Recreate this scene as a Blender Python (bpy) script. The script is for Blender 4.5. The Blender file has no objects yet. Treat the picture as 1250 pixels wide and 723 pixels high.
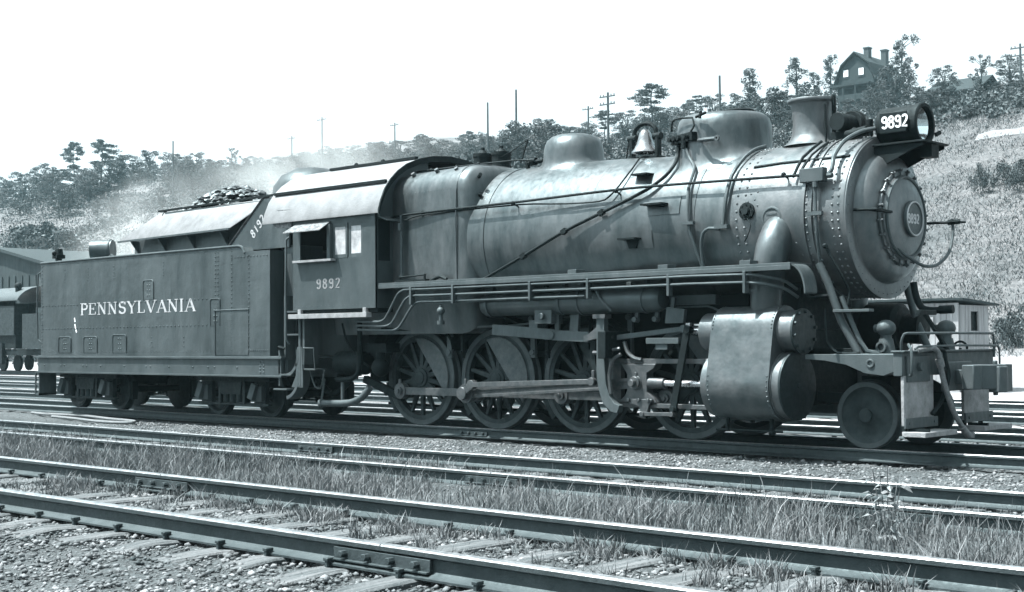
import bpy, bmesh, math, random
import numpy as np
from mathutils import Vector, Matrix
R_=math.radians
random.seed(7); rng=np.random.default_rng(11)
S=bpy.context.scene; COL=S.collection
# ---------------------------------------------------------------- camera, sky, sun, exposure
cam=bpy.data.cameras.new('camera'); camo=bpy.data.objects.new('camera',cam); COL.objects.link(camo)
cam.sensor_width=36; cam.lens=1678.93/1250*36; cam.clip_end=4000; cam.clip_start=.1
cr=Vector((0.73041307,0.6829713,-0.00685215)); cu=Vector((0.02788334,-0.01979323,0.9994152)); cf=Vector((-0.68243628,0.73017698,0.03350075))
m=Matrix((cr,cu,-cf)).transposed().to_4x4(); m.translation=Vector((8.4902,-16.3238,1.3577)); camo.matrix_world=m
S.camera=camo
SUN=Vector((-0.30,-0.31,0.90)).normalized()
sun_el=math.asin(SUN.z); sun_az=math.atan2(SUN.x,SUN.y)
W=bpy.data.worlds.new('World'); S.world=W; W.use_nodes=True
nt=W.node_tree; nt.nodes.clear()
sky=nt.nodes.new('ShaderNodeTexSky'); sky.sky_type='NISHITA'; sky.sun_disc=False; sky.sun_elevation=sun_el; sky.sun_rotation=sun_az
sky.air_density=1.0; sky.dust_density=4.0; sky.ozone_density=1.0
bw=nt.nodes.new('ShaderNodeRGBToBW'); mp=nt.nodes.new('ShaderNodeMath'); mp.operation='ADD'; mp.inputs[1].default_value=.95
tn=nt.nodes.new('ShaderNodeMix'); tn.data_type='RGBA'; tn.blend_type='MULTIPLY'; tn.inputs['Factor'].default_value=1
bg=nt.nodes.new('ShaderNodeBackground'); bg.inputs[1].default_value=.12
wo=nt.nodes.new('ShaderNodeOutputWorld')
nt.links.new(sky.outputs[0],bw.inputs[0]); nt.links.new(bw.outputs[0],mp.inputs[0]); nt.links.new(mp.outputs[0],tn.inputs['A'])
tn.inputs['B'].default_value=(.88,1.0,1.05,1)
nt.links.new(tn.outputs['Result'],bg.inputs[0]); nt.links.new(bg.outputs[0],wo.inputs[0])
sl=bpy.data.lights.new('sun','SUN'); sl.energy=5.0; sl.angle=R_(.6); sl.color=(1,.985,.96)
so=bpy.data.objects.new('sun',sl); COL.objects.link(so); so.rotation_euler=SUN.to_track_quat('Z','Y').to_euler()
S.view_settings.view_transform='Standard'; S.view_settings.look='None'; S.view_settings.exposure=1.45; S.view_settings.gamma=1
S.cycles.volume_step_rate=2.0; S.cycles.volume_max_steps=96; S.cycles.volume_bounces=1

# ---------------------------------------------------------------- materials
def duo(v):
    t=min(1,v/.12)**.7
    return (v*(.60+.37*t), v, v*(1.10-.07*t), 1)
def M(name,v,rough=.6,metal=0.,var=.3,scale=5,bump=.15,bscale=60,streak=0,spec=.5,coord='Object',v2=None,rvar=.12,island=0,dent=0):
    m=bpy.data.materials.new(name); m.use_nodes=True; n=m.node_tree; L=n.links.new
    b=n.nodes['Principled BSDF']; b.inputs['Metallic'].default_value=metal; b.inputs['Specular IOR Level'].default_value=spec; b.inputs['Specular Tint'].default_value=(.72,.95,1,1)
    tc=n.nodes.new('ShaderNodeTexCoord'); mpg=n.nodes.new('ShaderNodeMapping')
    L(tc.outputs[coord],mpg.inputs[0])
    if streak: mpg.inputs['Scale'].default_value=(1,1,1/streak)
    n1=n.nodes.new('ShaderNodeTexNoise'); n1.inputs['Scale'].default_value=scale; n1.inputs['Detail'].default_value=9; n1.inputs['Roughness'].default_value=.65
    L(mpg.outputs[0],n1.inputs['Vector'])
    rp=n.nodes.new('ShaderNodeValToRGB'); rp.color_ramp.elements[0].position=.3; rp.color_ramp.elements[1].position=.7
    rp.color_ramp.elements[0].color=duo(v*(1-var)); rp.color_ramp.elements[1].color=duo((v2 if v2 else v*(1+var)))
    L(n1.outputs['Fac'],rp.inputs[0]); L(rp.outputs[0],b.inputs['Base Color'])
    if island:
        gg=n.nodes.new('ShaderNodeNewGeometry'); mi=n.nodes.new('ShaderNodeMapRange'); mi.inputs['To Min'].default_value=1-island; mi.inputs['To Max'].default_value=1+island; L(gg.outputs['Random Per Island'],mi.inputs['Value'])
        vs_=n.nodes.new('ShaderNodeVectorMath'); vs_.operation='SCALE'; L(rp.outputs[0],vs_.inputs[0]); L(mi.outputs[0],vs_.inputs['Scale']); L(vs_.outputs[0],b.inputs['Base Color'])
    n3=n.nodes.new('ShaderNodeTexNoise'); n3.inputs['Scale'].default_value=scale*3.3; n3.inputs['Detail'].default_value=5
    L(mpg.outputs[0],n3.inputs['Vector'])
    mr=n.nodes.new('ShaderNodeMapRange'); mr.inputs['To Min'].default_value=max(.02,rough-rvar); mr.inputs['To Max'].default_value=min(1,rough+rvar)
    mr.inputs['From Min'].default_value=.3; mr.inputs['From Max'].default_value=.7
    L(n3.outputs['Fac'],mr.inputs['Value']); L(mr.outputs[0],b.inputs['Roughness'])
    if bump:
        n2=n.nodes.new('ShaderNodeTexNoise'); n2.inputs['Scale'].default_value=bscale; n2.inputs['Detail'].default_value=6
        L(tc.outputs[coord],n2.inputs['Vector'])
        bp=n.nodes.new('ShaderNodeBump'); bp.inputs['Strength'].default_value=bump; bp.inputs['Distance'].default_value=.02
        L(n2.outputs['Fac'],bp.inputs['Height']); L(bp.outputs[0],b.inputs['Normal'])
        if dent:
            n5=n.nodes.new('ShaderNodeTexNoise'); n5.inputs['Scale'].default_value=2.6; n5.inputs['Detail'].default_value=3; L(tc.outputs[coord],n5.inputs['Vector'])
            b5=n.nodes.new('ShaderNodeBump'); b5.inputs['Strength'].default_value=dent; b5.inputs['Distance'].default_value=.06; L(n5.outputs['Fac'],b5.inputs['Height']); L(b5.outputs[0],bp.inputs['Normal'])
    return m
JACK=M('boiler_jacket_paint',.064,.41,.3,.62,3.2,.08,14,3,.9,dent=.18)
SMOKEBOX=M('smokebox_graphite_paint',.10,.44,.4,.45,3,.12,30,1.5,.9)
CAB=M('cab_paint',.045,.5,0,.4,1.8,.08,90,2,.5,dent=.2)
TEND=M('tender_paint',.038,.44,0,.7,1.6,.10,40,5,.6,dent=.3)
DARK=M('grimy_underframe_paint',.009,.7,0,.6,5,.2,60,0,.2)
BLACK=M('black_paint',.007,.5,0,.4,5,.1,60,0,.25)
STEEL=M('oiled_steel',.09,.42,.5,.35,9,.1,50)
BRIGHT=M('polished_steel',.6,.25,.9,.15,9,.03,50)
GREY=M('dusty_wheel_paint',.028,.6,0,.6,6,.15,60,0,.25)
HEADP=M('dark_cylinder_head_paint',.022,.45,0,.5,5,.1,40,0,.4)
TYRE=M('worn_tyre_steel',.06,.45,.4,.3,8,.1,60)
JCYL=M('cylinder_jacket_paint',.07,.43,.35,.5,3.0,.2,6,0,.9,dent=.35)
DUST=M('dusty_grey_paint',.055,.6,0,.3,5,.15,50,2)
WHITE=M('white_lettering',.82,.6,0,.06,20,0)
DULLW=M('faded_lettering',.13,.6,0,.2,20,0)
BRONZE=M('bell_metal',.3,.25,.8,.2,6,.05,30)
ROOF=M('cab_roof_paint',.17,.55,0,.28,3,.15,40,0,.5)
BOARD=M('coal_board_steel',.2,.6,0,.28,4,.15,30,1)
COAL=M('coal_lumps',.05,.35,0,.9,6,.5,40,0,.8,v2=.10,island=.4)
CANVAS=M('weathered_canvas',.08,.85,0,.7,16,.6,30,v2=.25)
CHALK=M('faded_cab_numerals',.2,.6,0,.25,20,0)
LETT=M('dull_white_lettering',.38,.6,0,.2,14,0)
CWT=M('dusty_counterweight',.075,.6,0,.3,9,.2,60)
GLASS=M('window_glass_painted_sky_reflection',.36,.12,0,.5,5,.0)  # pale base colour stands in for bright sky reflected in the cab panes
LENS=M('headlight_reflector',.9,.05,1,.03,3,0)
REDPL=M('number_plate_paint',.05,.5)
RAILM=M('rusty_rail_side',.04,.6,.1,.35,8,.2,60)
RHEAD=M('worn_rail_head',.28,.38,.7,.5,14,.1,60)
TIE=M('weathered_tie_wood',.05,.9,0,.5,3,.8,35,v2=.15)
TIE.node_tree.nodes['Mapping'].inputs['Scale'].default_value=(7,.6,4)
WOODS=M('silvered_board_wood',.26,.85,0,.3,6,.4,40,8)
WOODL=M('footboard_wood',.22,.8,0,.35,8,.4,40)
ROOFING=M('tar_paper_roof',.02,.85)
SHEDM=M('sooty_board_siding',.02,.8,0,.35,1.2,.3,20,4)
STONE=M('gravel_stone',.06,.8,0,.6,3,.3,80,v2=.22,island=.55)
GRASS=M('dry_grass_blades',.10,.7,0,.6,1.3,0,v2=.20,island=.55)
WEED=M('broad_weed_leaf',.06,.55,0,.5,9,.1,v2=.16,island=.4)
HGRASS=M('hillside_grass',.085,.8,0,.45,.22,0,v2=.18,island=.55)
LEAFD=M('dark_foliage',.035,.7,0,.45,.35,0,v2=.085,island=.4)
LEAFM=M('mid_foliage',.045,.7,0,.45,.3,0,v2=.09,island=.4)
LEAFL=M('light_foliage',.04,.7,0,.45,.12,0,v2=.12,island=.4)
BARK=M('tree_bark',.07,.9,0,.4,6,.5)
POLEM=M('pole_wood',.06,.85)
HOUSEM=M('dark_shingle_siding',.018,.8,0,.3,2,.3,8)
HROOF=M('dark_shingle_roof',.014,.8,0,.3,2,.3,8)
BRICKM=M('chimney_brick',.05,.85)
CONC=M('pale_concrete',.17,.8,0,.12,3,.2)
RUBBER=M('cloth_covered_hose',.14,.7,0,.4,30,.4,80)
# ---------------------------------------------------------------- mesh builder
def basis(a):
    a=Vector(a).normalized(); t=Vector((0,0,1)) if abs(a.z)<.9 else Vector((1,0,0))
    u=a.cross(t).normalized(); return a,u,a.cross(u)
class MB:
    def __init__(s): s.v=[];s.f=[];s.m=[];s.flat=False
    def add(s,vs,fs,mi=0):
        o=len(s.v); s.v.extend([tuple(x) for x in vs]); s.f.extend([tuple(i+o for i in f) for f in fs]); s.m.extend([mi]*len(fs)); return s
    def box(s,x0,x1,y0,y1,z0,z1,mi=0):
        return s.add([(x,y,z) for x in(x0,x1) for y in(y0,y1) for z in(z0,z1)],[(0,1,3,2),(4,6,7,5),(0,4,5,1),(2,3,7,6),(0,2,6,4),(1,5,7,3)],mi)
    def bar(s,p0,p1,w,h,up=(0,0,1),w1=None,h1=None,mi=0):
        p0=Vector(p0);p1=Vector(p1);a=(p1-p0).normalized();u=Vector(up); sd=a.cross(u).normalized(); u=sd.cross(a)
        w1=w if w1 is None else w1; h1=h if h1 is None else h1; vs=[]
        for p,ww,hh in((p0,w,h),(p1,w1,h1)):
            for a1,b1 in((-1,-1),(1,-1),(1,1),(-1,1)): vs.append(p+sd*a1*ww/2+u*b1*hh/2)
        return s.add(vs,[(0,3,2,1),(4,5,6,7),(0,1,5,4),(1,2,6,5),(2,3,7,6),(3,0,4,7)],mi)
    def lathe(s,prof,o,axis,n=32,cap=True,mi=0,a0=0,a1=None):
        a,u,w=basis(axis); o=Vector(o); vs=[];fs=[]; full=a1 is None
        k=n if full else n+1
        for t,r in prof:
            for i in range(k):
                th=(2*math.pi*i/n) if full else a0+(a1-a0)*i/n
                vs.append(o+a*t+(u*math.cos(th)+w*math.sin(th))*r)
        for j in range(len(prof)-1):
            for i in range(n if full else n):
                i2=(i+1)%k if full else i+1
                fs.append((j*k+i,j*k+i2,(j+1)*k+i2,(j+1)*k+i))
        if cap and full:
            if prof[0][1]>1e-5: fs.append(tuple(range(k-1,-1,-1)))
            if prof[-1][1]>1e-5: fs.append(tuple((len(prof)-1)*k+i for i in range(k)))
        return s.add(vs,fs,mi)
    def cyl(s,p0,p1,r,r1=None,n=20,mi=0):
        p0=Vector(p0);p1=Vector(p1); l=(p1-p0).length
        return s.lathe([(0,r),(l,r if r1 is None else r1)],p0,p1-p0,n,True,mi)
    def ring(s,o,axis,ro,ri,l,n=40,mi=0):
        a,u,w=basis(axis); o=Vector(o); vs=[];fs=[]
        for t,r in((0,ro),(l,ro),(l,ri),(0,ri)):
            for i in range(n):
                th=2*math.pi*i/n; vs.append(o+a*t+(u*math.cos(th)+w*math.sin(th))*r)
        for j in range(4):
            for i in range(n):
                fs.append((j*n+i,j*n+(i+1)%n,((j+1)%4)*n+(i+1)%n,((j+1)%4)*n+i))
        return s.add(vs,fs,mi)
    def ball(s,c,r,n=16,sz=1,mi=0):
        return s.lathe([(-r*sz*math.cos(math.pi*i/8),max(1e-6,r*math.sin(math.pi*i/8))) for i in range(9)],c,(0,0,1),n,False,mi)
    def tube(s,pts,r,n=8,smooth=3,mi=0,closed=False):
        P=[Vector(p) for p in pts]
        if smooth and len(P)>2:
            Q=[]
            for i in range(len(P)-1):
                a=P[max(i-1,0)];b=P[i];c=P[i+1];d=P[min(i+2,len(P)-1)]
                # limit overshoot by scaling the tangents to the segment
                l=(c-b).length; t1=(c-a); t1=t1.normalized()*l if t1.length>0 else t1; t2=(d-b); t2=t2.normalized()*l if t2.length>0 else t2
                for k in range(smooth):
                    t=k/smooth; Q.append(b*(2*t**3-3*t*t+1)+t1*.8*(t**3-2*t*t+t)+c*(3*t*t-2*t**3)+t2*.8*(t**3-t*t))
            Q.append(P[-1]); P=Q
        k=len(P); vs=[];fs=[]; up=None
        for i in range(k):
            tg=(P[min(i+1,k-1)]-P[max(i-1,0)]).normalized()
            if up is None: _,u,w=basis(tg)
            else:
                u=(up-tg*up.dot(tg)).normalized(); w=tg.cross(u)
            up=u; rr=r[i] if isinstance(r,(list,tuple)) and len(r)==k else (r if not isinstance(r,(list,tuple)) else r[0]+(r[1]-r[0])*i/(k-1))
            for j in range(n):
                th=2*math.pi*j/n; vs.append(P[i]+(u*math.cos(th)+w*math.sin(th))*rr)
        for i in range(k-1):
            for j in range(n): fs.append((i*n+j,i*n+(j+1)%n,(i+1)*n+(j+1)%n,(i+1)*n+j))
        fs.append(tuple(range(n-1,-1,-1))); fs.append(tuple((k-1)*n+j for j in range(n)))
        return s.add(vs,fs,mi)
    def prism(s,poly,plane,c0,c1,mi=0):
        f={'xz':lambda a,b,c:(a,c,b),'yz':lambda a,b,c:(c,a,b),'xy':lambda a,b,c:(a,b,c)}[plane]
        k=len(poly); vs=[f(a,b,c0) for a,b in poly]+[f(a,b,c1) for a,b in poly]
        fs=[tuple(range(k)),tuple(range(2*k-1,k-1,-1))]+[(i,(i+1)%k,k+(i+1)%k,k+i) for i in range(k)]
        return s.add(vs,fs,mi)
    def sheet(s,pts_a,pts_b,t,mi=0):   # thick sheet between two matched polylines, thickness vector t
        k=len(pts_a); t=Vector(t); A=[Vector(p) for p in pts_a];B=[Vector(p) for p in pts_b]
        vs=A+B+[p+t for p in A]+[p+t for p in B]; fs=[]
        for i in range(k-1):
            fs.append((i,i+1,k+i+1,k+i)); fs.append((2*k+i,3*k+i,3*k+i+1,2*k+i+1))
            fs.append((i,2*k+i,2*k+i+1,i+1)); fs.append((k+i,k+i+1,3*k+i+1,3*k+i))
        fs.append((0,k,3*k,2*k)); fs.append((k-1,3*k-1,4*k-1,2*k-1))
        return s.add(vs,fs,mi)
    def rivet(s,p,nrm,r=.013,mi=0):
        a,u,w=basis(nrm); p=Vector(p)-a*.004; vs=[];n=6
        for t,q in((0,1.),(.55,.75)):
            for i in range(n):
                th=2*math.pi*i/n; vs.append(p+a*t*r*1.1+(u*math.cos(th)+w*math.sin(th))*r*q)
        vs.append(p+a*r*1.1)
        fs=[(i,(i+1)%n,n+(i+1)%n,n+i) for i in range(n)]+[(n+i,n+(i+1)%n,2*n) for i in range(n)]
        return s.add(vs,fs,mi)
    def rline(s,p0,p1,step,nrm,r=.013,mi=0):
        p0=Vector(p0);p1=Vector(p1);k=max(1,int((p1-p0).length/step))
        for i in range(k+1): s.rivet(p0.lerp(p1,i/k),nrm,r,mi)
        return s
ORG={}
def props(o,label=None,cat=None,group=None,kind=None):
    if label:o['label']=label
    if cat:o['category']=cat
    if group:o['group']=group
    if kind:o['kind']=kind
    return o
def thing(name,loc,label,cat,group=None):
    o=bpy.data.objects.new(name,None); COL.objects.link(o); o.location=loc; o.empty_display_size=.3
    ORG[o.name]=Vector(loc); return props(o,label,cat,group)
def pieces(mb):
    n=len(mb.v); par=list(range(n))
    def fd(a):
        while par[a]!=a: par[a]=par[par[a]]; a=par[a]
        return a
    for f in mb.f:
        a=fd(f[0])
        for b in f[1:]: par[fd(b)]=a
    ids={}; isl=[ids.setdefault(fd(i),len(ids)) for i in range(n)]; k=len(ids)
    if k<2 or k>900: return None
    P=np.array([tuple(v) for v in mb.v]); isl=np.array(isl); lo=np.full((k,3),1e9); hi=np.full((k,3),-1e9); np.minimum.at(lo,isl,P); np.maximum.at(hi,isl,P)
    sz=(hi-lo).max(1); gap=np.maximum(0,np.maximum(lo[:,None]-hi[None],lo[None]-hi[:,None])); near=np.sqrt((gap**2).sum(2))<=np.maximum(.02,.48*np.maximum(sz[:,None],sz[None]))
    grp=-np.ones(k,int); g=0
    for i in range(k):
        if grp[i]>=0: continue
        st=[i]; grp[i]=g
        while st:
            a=st.pop()
            for b in np.nonzero(near[a]&(grp<0))[0]: grp[b]=g; st.append(int(b))
        g+=1
    if g<2: return None
    out=[MB() for _ in range(g)]; mp_=[{} for _ in range(g)]
    for f,mi in zip(mb.f,mb.m):
        q=grp[isl[f[0]]]; o=out[q]; d=mp_[q]; nf=[]
        for v in f:
            if v not in d: d[v]=len(o.v); o.v.append(mb.v[v])
            nf.append(d[v])
        o.f.append(tuple(nf)); o.m.append(mi)
    return out
def part(parent,name,mb,mats,label=None,bevel=0,ang=38,loc=None,smooth=True):
    ps=pieces(mb) if parent else None
    if ps and len(ps)<=60:
        one={'pipe_clamps':'pipe_clamp','small_fittings':'small_fitting','smokebox_piping':'smokebox_pipe','crank_pins':'crank_pin','guide_bars':'guide_bar','brake_shoes':'brake_shoe','yoke_bolts':'yoke_bolt','door_clamps':'door_clamp'}.get(name,name)
        r=[part1(parent,one,p,mats,label,bevel,ang,loc,smooth) for p in ps]; return r[0]
    return part1(parent,name,mb,mats,label,bevel,ang,loc,smooth)
def part1(parent,name,mb,mats,label=None,bevel=0,ang=38,loc=None,smooth=True):
    if not isinstance(mats,(list,tuple)): mats=[mats]
    org=ORG[parent.name] if parent else Vector(loc or (0,0,0))
    me=bpy.data.meshes.new(name)
    me.from_pydata([tuple(Vector(v)-org) for v in mb.v],[],mb.f)
    for mt in mats: me.materials.append(mt)
    me.polygons.foreach_set('material_index',mb.m)
    b=bmesh.new(); b.from_mesh(me); bmesh.ops.recalc_face_normals(b,faces=b.faces); b.to_mesh(me); b.free()
    if smooth:
        me.polygons.foreach_set('use_smooth',[True]*len(me.polygons)); me.set_sharp_from_angle(angle=R_(ang))
    o=bpy.data.objects.new(name,me); COL.objects.link(o)
    if parent: o.parent=parent; ORG[o.name]=org
    else: o.location=org; ORG[o.name]=org
    if label:o['label']=label
    if bevel:
        md=o.modifiers.new('edge','BEVEL'); md.width=bevel; md.segments=2; md.limit_method='ANGLE'; md.angle_limit=R_(50)
    return o
def top(name,mb,mats,loc,label,cat,group=None,**k):
    o=part(None,name,mb,mats,loc=loc,**k); return props(o,label,cat,group)
def bulk(name,V,Fc,mat,loc=(0,0,0)):
    me=bpy.data.meshes.new(name); V=np.asarray(V,np.float32)-np.asarray(loc,np.float32); Fc=np.asarray(Fc,np.int32)
    me.vertices.add(len(V)); me.vertices.foreach_set('co',V.ravel())
    k=Fc.shape[1]; me.loops.add(Fc.size); me.loops.foreach_set('vertex_index',Fc.ravel())
    me.polygons.add(len(Fc)); me.polygons.foreach_set('loop_start',np.arange(0,Fc.size,k,dtype=np.int32)); me.polygons.foreach_set('loop_total',np.full(len(Fc),k,np.int32))
    me.materials.append(mat); me.update(calc_edges=True); me.validate()
    o=bpy.data.objects.new(name,me); COL.objects.link(o); o.location=loc; return o
def copy_thing(o,loc,rz=0,sc=(1,1,1),label=None):
    c=o.copy(); COL.objects.link(c); c.location=loc; c.rotation_euler=(0,0,rz); c.scale=sc
    if label:c['label']=label
    for ch in list(o.children):
        d=ch.copy(); COL.objects.link(d); d.parent=c
        for g in list(ch.children):
            e=g.copy(); COL.objects.link(e); e.parent=d
    return c
# ---------------------------------------------------------------- lettering (stroke letters, upright unit cell)
def arc(cx,cy,rx,ry,a0,a1,n=10): return [(cx+rx*math.cos(R_(a0+(a1-a0)*i/n)),cy+ry*math.sin(R_(a0+(a1-a0)*i/n))) for i in range(n+1)]
DIG={'9':[arc(.3,.72,.2,.22,0,360,14),arc(.3,.72,.2,.22,0,0,1)[:1]+[(.5,.3)]+arc(.3,.24,.2,.2,0,-160,8)],
 '8':[arc(.3,.75,.17,.2,0,360,14),arc(.3,.28,.21,.24,0,360,14)],
 '2':[arc(.3,.74,.2,.22,160,-20,8)+[(.42,.5),(.1,.06),(.52,.06)]],
 '1':[[(.2,.8),(.32,.96),(.32,.02)]]}
ser=lambda x,y,w=.26:[(x-w/2,y),(x+w/2,y)]
SER={'P':([[(.2,0),(.2,1)],[(.2,.96),(.45,.96)]+arc(.45,.72,.2,.24,90,-90,8)+[(.2,.48)]],[ser(.2,0),ser(.12,1,.16)],.74),
 'E':([[(.2,0),(.2,1)]],[ [(.06,.97),(.66,.97)],[(.06,.03),(.68,.03)],[(.2,.5),(.5,.5)],[(.64,.97),(.64,.78)],[(.66,.03),(.66,.24)],[(.5,.4),(.5,.6)] ],.78),
 'N':([[(.18,1),(.7,0)]],[[(.18,0),(.18,1)],[(.7,0),(.7,1)],ser(.18,0,.24),ser(.12,1,.2),ser(.7,1,.24)],.9),
 'S':([arc(.38,.74,.22,.23,20,240,10)+arc(.38,.27,.24,.25,80,-160,10)],[[(.62,.74),(.62,1)],[(.13,.03),(.13,.28)]],.76),
 'Y':([[(.12,1),(.42,.45)],[(.42,.47),(.42,0)]],[[(.72,1),(.42,.45)],ser(.12,1,.24),ser(.72,1,.22),ser(.42,0)],.82),
 'L':([[(.2,0),(.2,1)]],[ser(.2,1),[(.06,.03),(.64,.03)],[(.62,.03),(.62,.26)]],.72),
 'V':([[(.12,1),(.44,0)]],[[(.76,1),(.44,0)],ser(.12,1,.24),ser(.76,1,.22)],.86),
 'A':([[(.42,1),(.74,0)]],[[(.42,1),(.12,0)],[(.22,.33),(.62,.33)],ser(.12,0,.24),ser(.74,0,.26)],.84),
 'I':([[(.2,0),(.2,1)]],[ser(.2,0),ser(.2,1)],.42)}
def stroke(mb,pts,w,tf,t0,t1):
    n=len(pts)
    if n<2:return
    L=[];Rr=[]; closed=abs(pts[0][0]-pts[-1][0])+abs(pts[0][1]-pts[-1][1])<1e-6
    for i in range(n):
        a=Vector(pts[i-1] if i else (pts[-2] if closed else pts[0])); c=Vector(pts[(i+1)] if i<n-1 else (pts[1] if closed else pts[-1])); 
        d=(c-a); d=d.normalized() if d.length else Vector((1,0)); nn=Vector((-d.y,d.x))*w/2; p=Vector(pts[i]); L.append(p+nn);Rr.append(p-nn)
    vs=[tf(q.x,q.y,t) for t in(t0,t1) for i in range(n) for q in(L[i],Rr[i])]; fs=[]
    for i in range(n-1):
        a=2*i; fs+= [(a,a+1,a+3,a+2),(2*n+a,2*n+a+2,2*n+a+3,2*n+a+1),(a,a+2,2*n+a+2,2*n+a),(a+1,2*n+a+1,2*n+a+3,a+3)]
    fs+=[(0,2*n,2*n+1,1),(2*n-2,2*n-1,4*n-1,4*n-2)]
    mb.add(vs,fs)
def digits(mb,txt,o,ux,uz,nr,h,w=.16,adv=.66,narrow=1.):
    o=Vector(o);ux=Vector(ux);uz=Vector(uz);nr=Vector(nr); x=0;k=0
    for ch in txt:
        for st in DIG[ch]:
            k+=1; d=.003+.0006*(k%4)
            stroke(mb,st,w,lambda a,b,t,x=x:o+ux*(a*narrow+x)*h+uz*b*h+nr*t,-.001,d)
        x+=adv
def serif(mb,txt,o,ux,uz,nr,h,width):
    tot=sum(SER[c][2] for c in txt); o=Vector(o);ux=Vector(ux);uz=Vector(uz);nr=Vector(nr); sx=width/(tot*h); x=0;k=0
    for ch in txt:
        th,tnn,adv=SER[ch]
        for lst,w in((th,.17),(tnn,.07)):
            for st in lst:
                k+=1; d=.003+.0005*(k%6)
                stroke(mb,st,w*.8,lambda a,b,t,x=x:o+ux*(a+x)*h*sx+uz*b*h+nr*t,-.001,d)
        x+=adv
# ---------------------------------------------------------------- terrain
GY=[-60,-13,-9.4,-8.9,-7.6,-4.4,-3,0,24,30]; GZ=[0,.05,.066,.045,-.04,-.10,-.185,-.205,-.21,-.20]
def wav(x,y): return .5*np.sin(x*.31+1.3*np.sin(y*.17))+.3*np.sin(y*.43+x*.13+2)+.2*np.sin(x*.9-y*.7)
def hz(x,y):
    x=np.asarray(x,float);y=np.asarray(y,float)
    b=np.interp(y,GY,GZ); d=y+16.32
    h=np.interp(d,[0,40,52,60,101,140,215,300,520],[0,0,.55,1.5,18.1,26.5,42,48,60])
    u=np.clip((-x-130)/120,0,1); k=1+.17*u*u*(3-2*u)
    w=np.clip((d-56)/40,0,1)
    return b+h*k+w*wav(x*.35,y*.35)*.9
def grid(xs,ys,fn):
    X,Y=np.meshgrid(xs,ys,indexing='ij'); Z=fn(X,Y); nx,ny=X.shape
    V=np.stack([X,Y,Z],-1).reshape(-1,3); i=np.arange(nx-1)[:,None]*ny+np.arange(ny-1)[None]
    F=np.stack([i,i+ny,i+ny+1,i+1],-1).reshape(-1,4); return V,F
def rough(x,y):
    z=hz(x,y); n=(np.sin(x*7.1+2*np.sin(y*5.3))*np.sin(y*8.7+1.7*np.sin(x*4.1))*.014+np.sin(x*19+y*11)*np.sin(y*23-x*9)*.006)
    # banks of ballast beside each track
    return z+n
xs=np.concatenate([np.arange(-420,-40,12),np.arange(-40,-14,.5),np.arange(-14,10,.07),np.arange(10,40,3),np.arange(40,330,20)])
ys=np.concatenate([np.arange(-420,-20,20),np.arange(-20,-12,.4),np.arange(-12,3,.07),np.arange(3,24.1,.5)])
V,F=grid(xs,ys,rough)
def ground_mat():
    m=bpy.data.materials.new('cinder_and_gravel'); m.use_nodes=True; n=m.node_tree; L=n.links.new; b=n.nodes['Principled BSDF']; b.inputs['Roughness'].default_value=.9
    g=n.nodes.new('ShaderNodeNewGeometry')
    a=n.nodes.new('ShaderNodeTexNoise'); a.inputs['Scale'].default_value=1.1; a.inputs['Detail'].default_value=10; a.inputs['Roughness'].default_value=.7
    v=n.nodes.new('ShaderNodeTexVoronoi'); v.inputs['Scale'].default_value=38
    f=n.nodes.new('ShaderNodeTexNoise'); f.inputs['Scale'].default_value=26; f.inputs['Detail'].default_value=5
    for q in(a,v,f): L(g.outputs['Position'],q.inputs['Vector'])
    r1=n.nodes.new('ShaderNodeValToRGB'); r1.color_ramp.elements[0].position=.35;r1.color_ramp.elements[1].position=.65
    r1.color_ramp.elements[0].color=duo(.032); r1.color_ramp.elements[1].color=duo(.06)
    r2=n.nodes.new('ShaderNodeValToRGB'); r2.color_ramp.elements[0].position=.0;r2.color_ramp.elements[1].position=1
    r2.color_ramp.elements[0].color=(.55,.55,.55,1); r2.color_ramp.elements[1].color=(1.9,1.9,1.9,1)
    mx=n.nodes.new('ShaderNodeMix'); mx.data_type='RGBA'; mx.blend_type='MULTIPLY'; mx.inputs['Factor'].default_value=1
    L(a.outputs['Fac'],r1.inputs[0]); L(v.outputs['Color'],r2.inputs[0]); L(r1.outputs[0],mx.inputs['A']); L(r2.outputs[0],mx.inputs['B']); 
    # pale trodden dirt farther from the tracks, behind the yard
    sp=n.nodes.new('ShaderNodeSeparateXYZ'); L(g.outputs['Position'],sp.inputs[0])
    mr=n.nodes.new('ShaderNodeMapRange'); mr.inputs['From Min'].default_value=1.5; mr.inputs['From Max'].default_value=9; L(sp.outputs['Y'],mr.inputs['Value'])
    m2=n.nodes.new('ShaderNodeMix'); m2.data_type='RGBA'; L(mr.outputs[0],m2.inputs['Factor']); L(mx.outputs['Result'],m2.inputs['A']); m2.inputs['B'].default_value=duo(.25)
    L(m2.outputs['Result'],b.inputs['Base Color'])
    bp=n.nodes.new('ShaderNodeBump'); bp.inputs['Strength'].default_value=.9; bp.inputs['Distance'].default_value=.03
    ad=n.nodes.new('ShaderNodeMath'); ad.operation='ADD'; L(v.outputs['Distance'],ad.inputs[0]); L(f.outputs['Fac'],ad.inputs[1]); L(ad.outputs[0],bp.inputs['Height']); L(bp.outputs[0],b.inputs['Normal'])
    return m
GM=ground_mat()
o=bulk('ground',V,F,GM); o['kind']='structure'
hx=np.concatenate([np.arange(-640,-260,12),np.arange(-260,20,2.),np.arange(20,330,12)]); hy=np.concatenate([np.arange(24.,110,1.5),np.arange(110,520,6)])
V,F=grid(hx,hy,hz)
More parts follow.
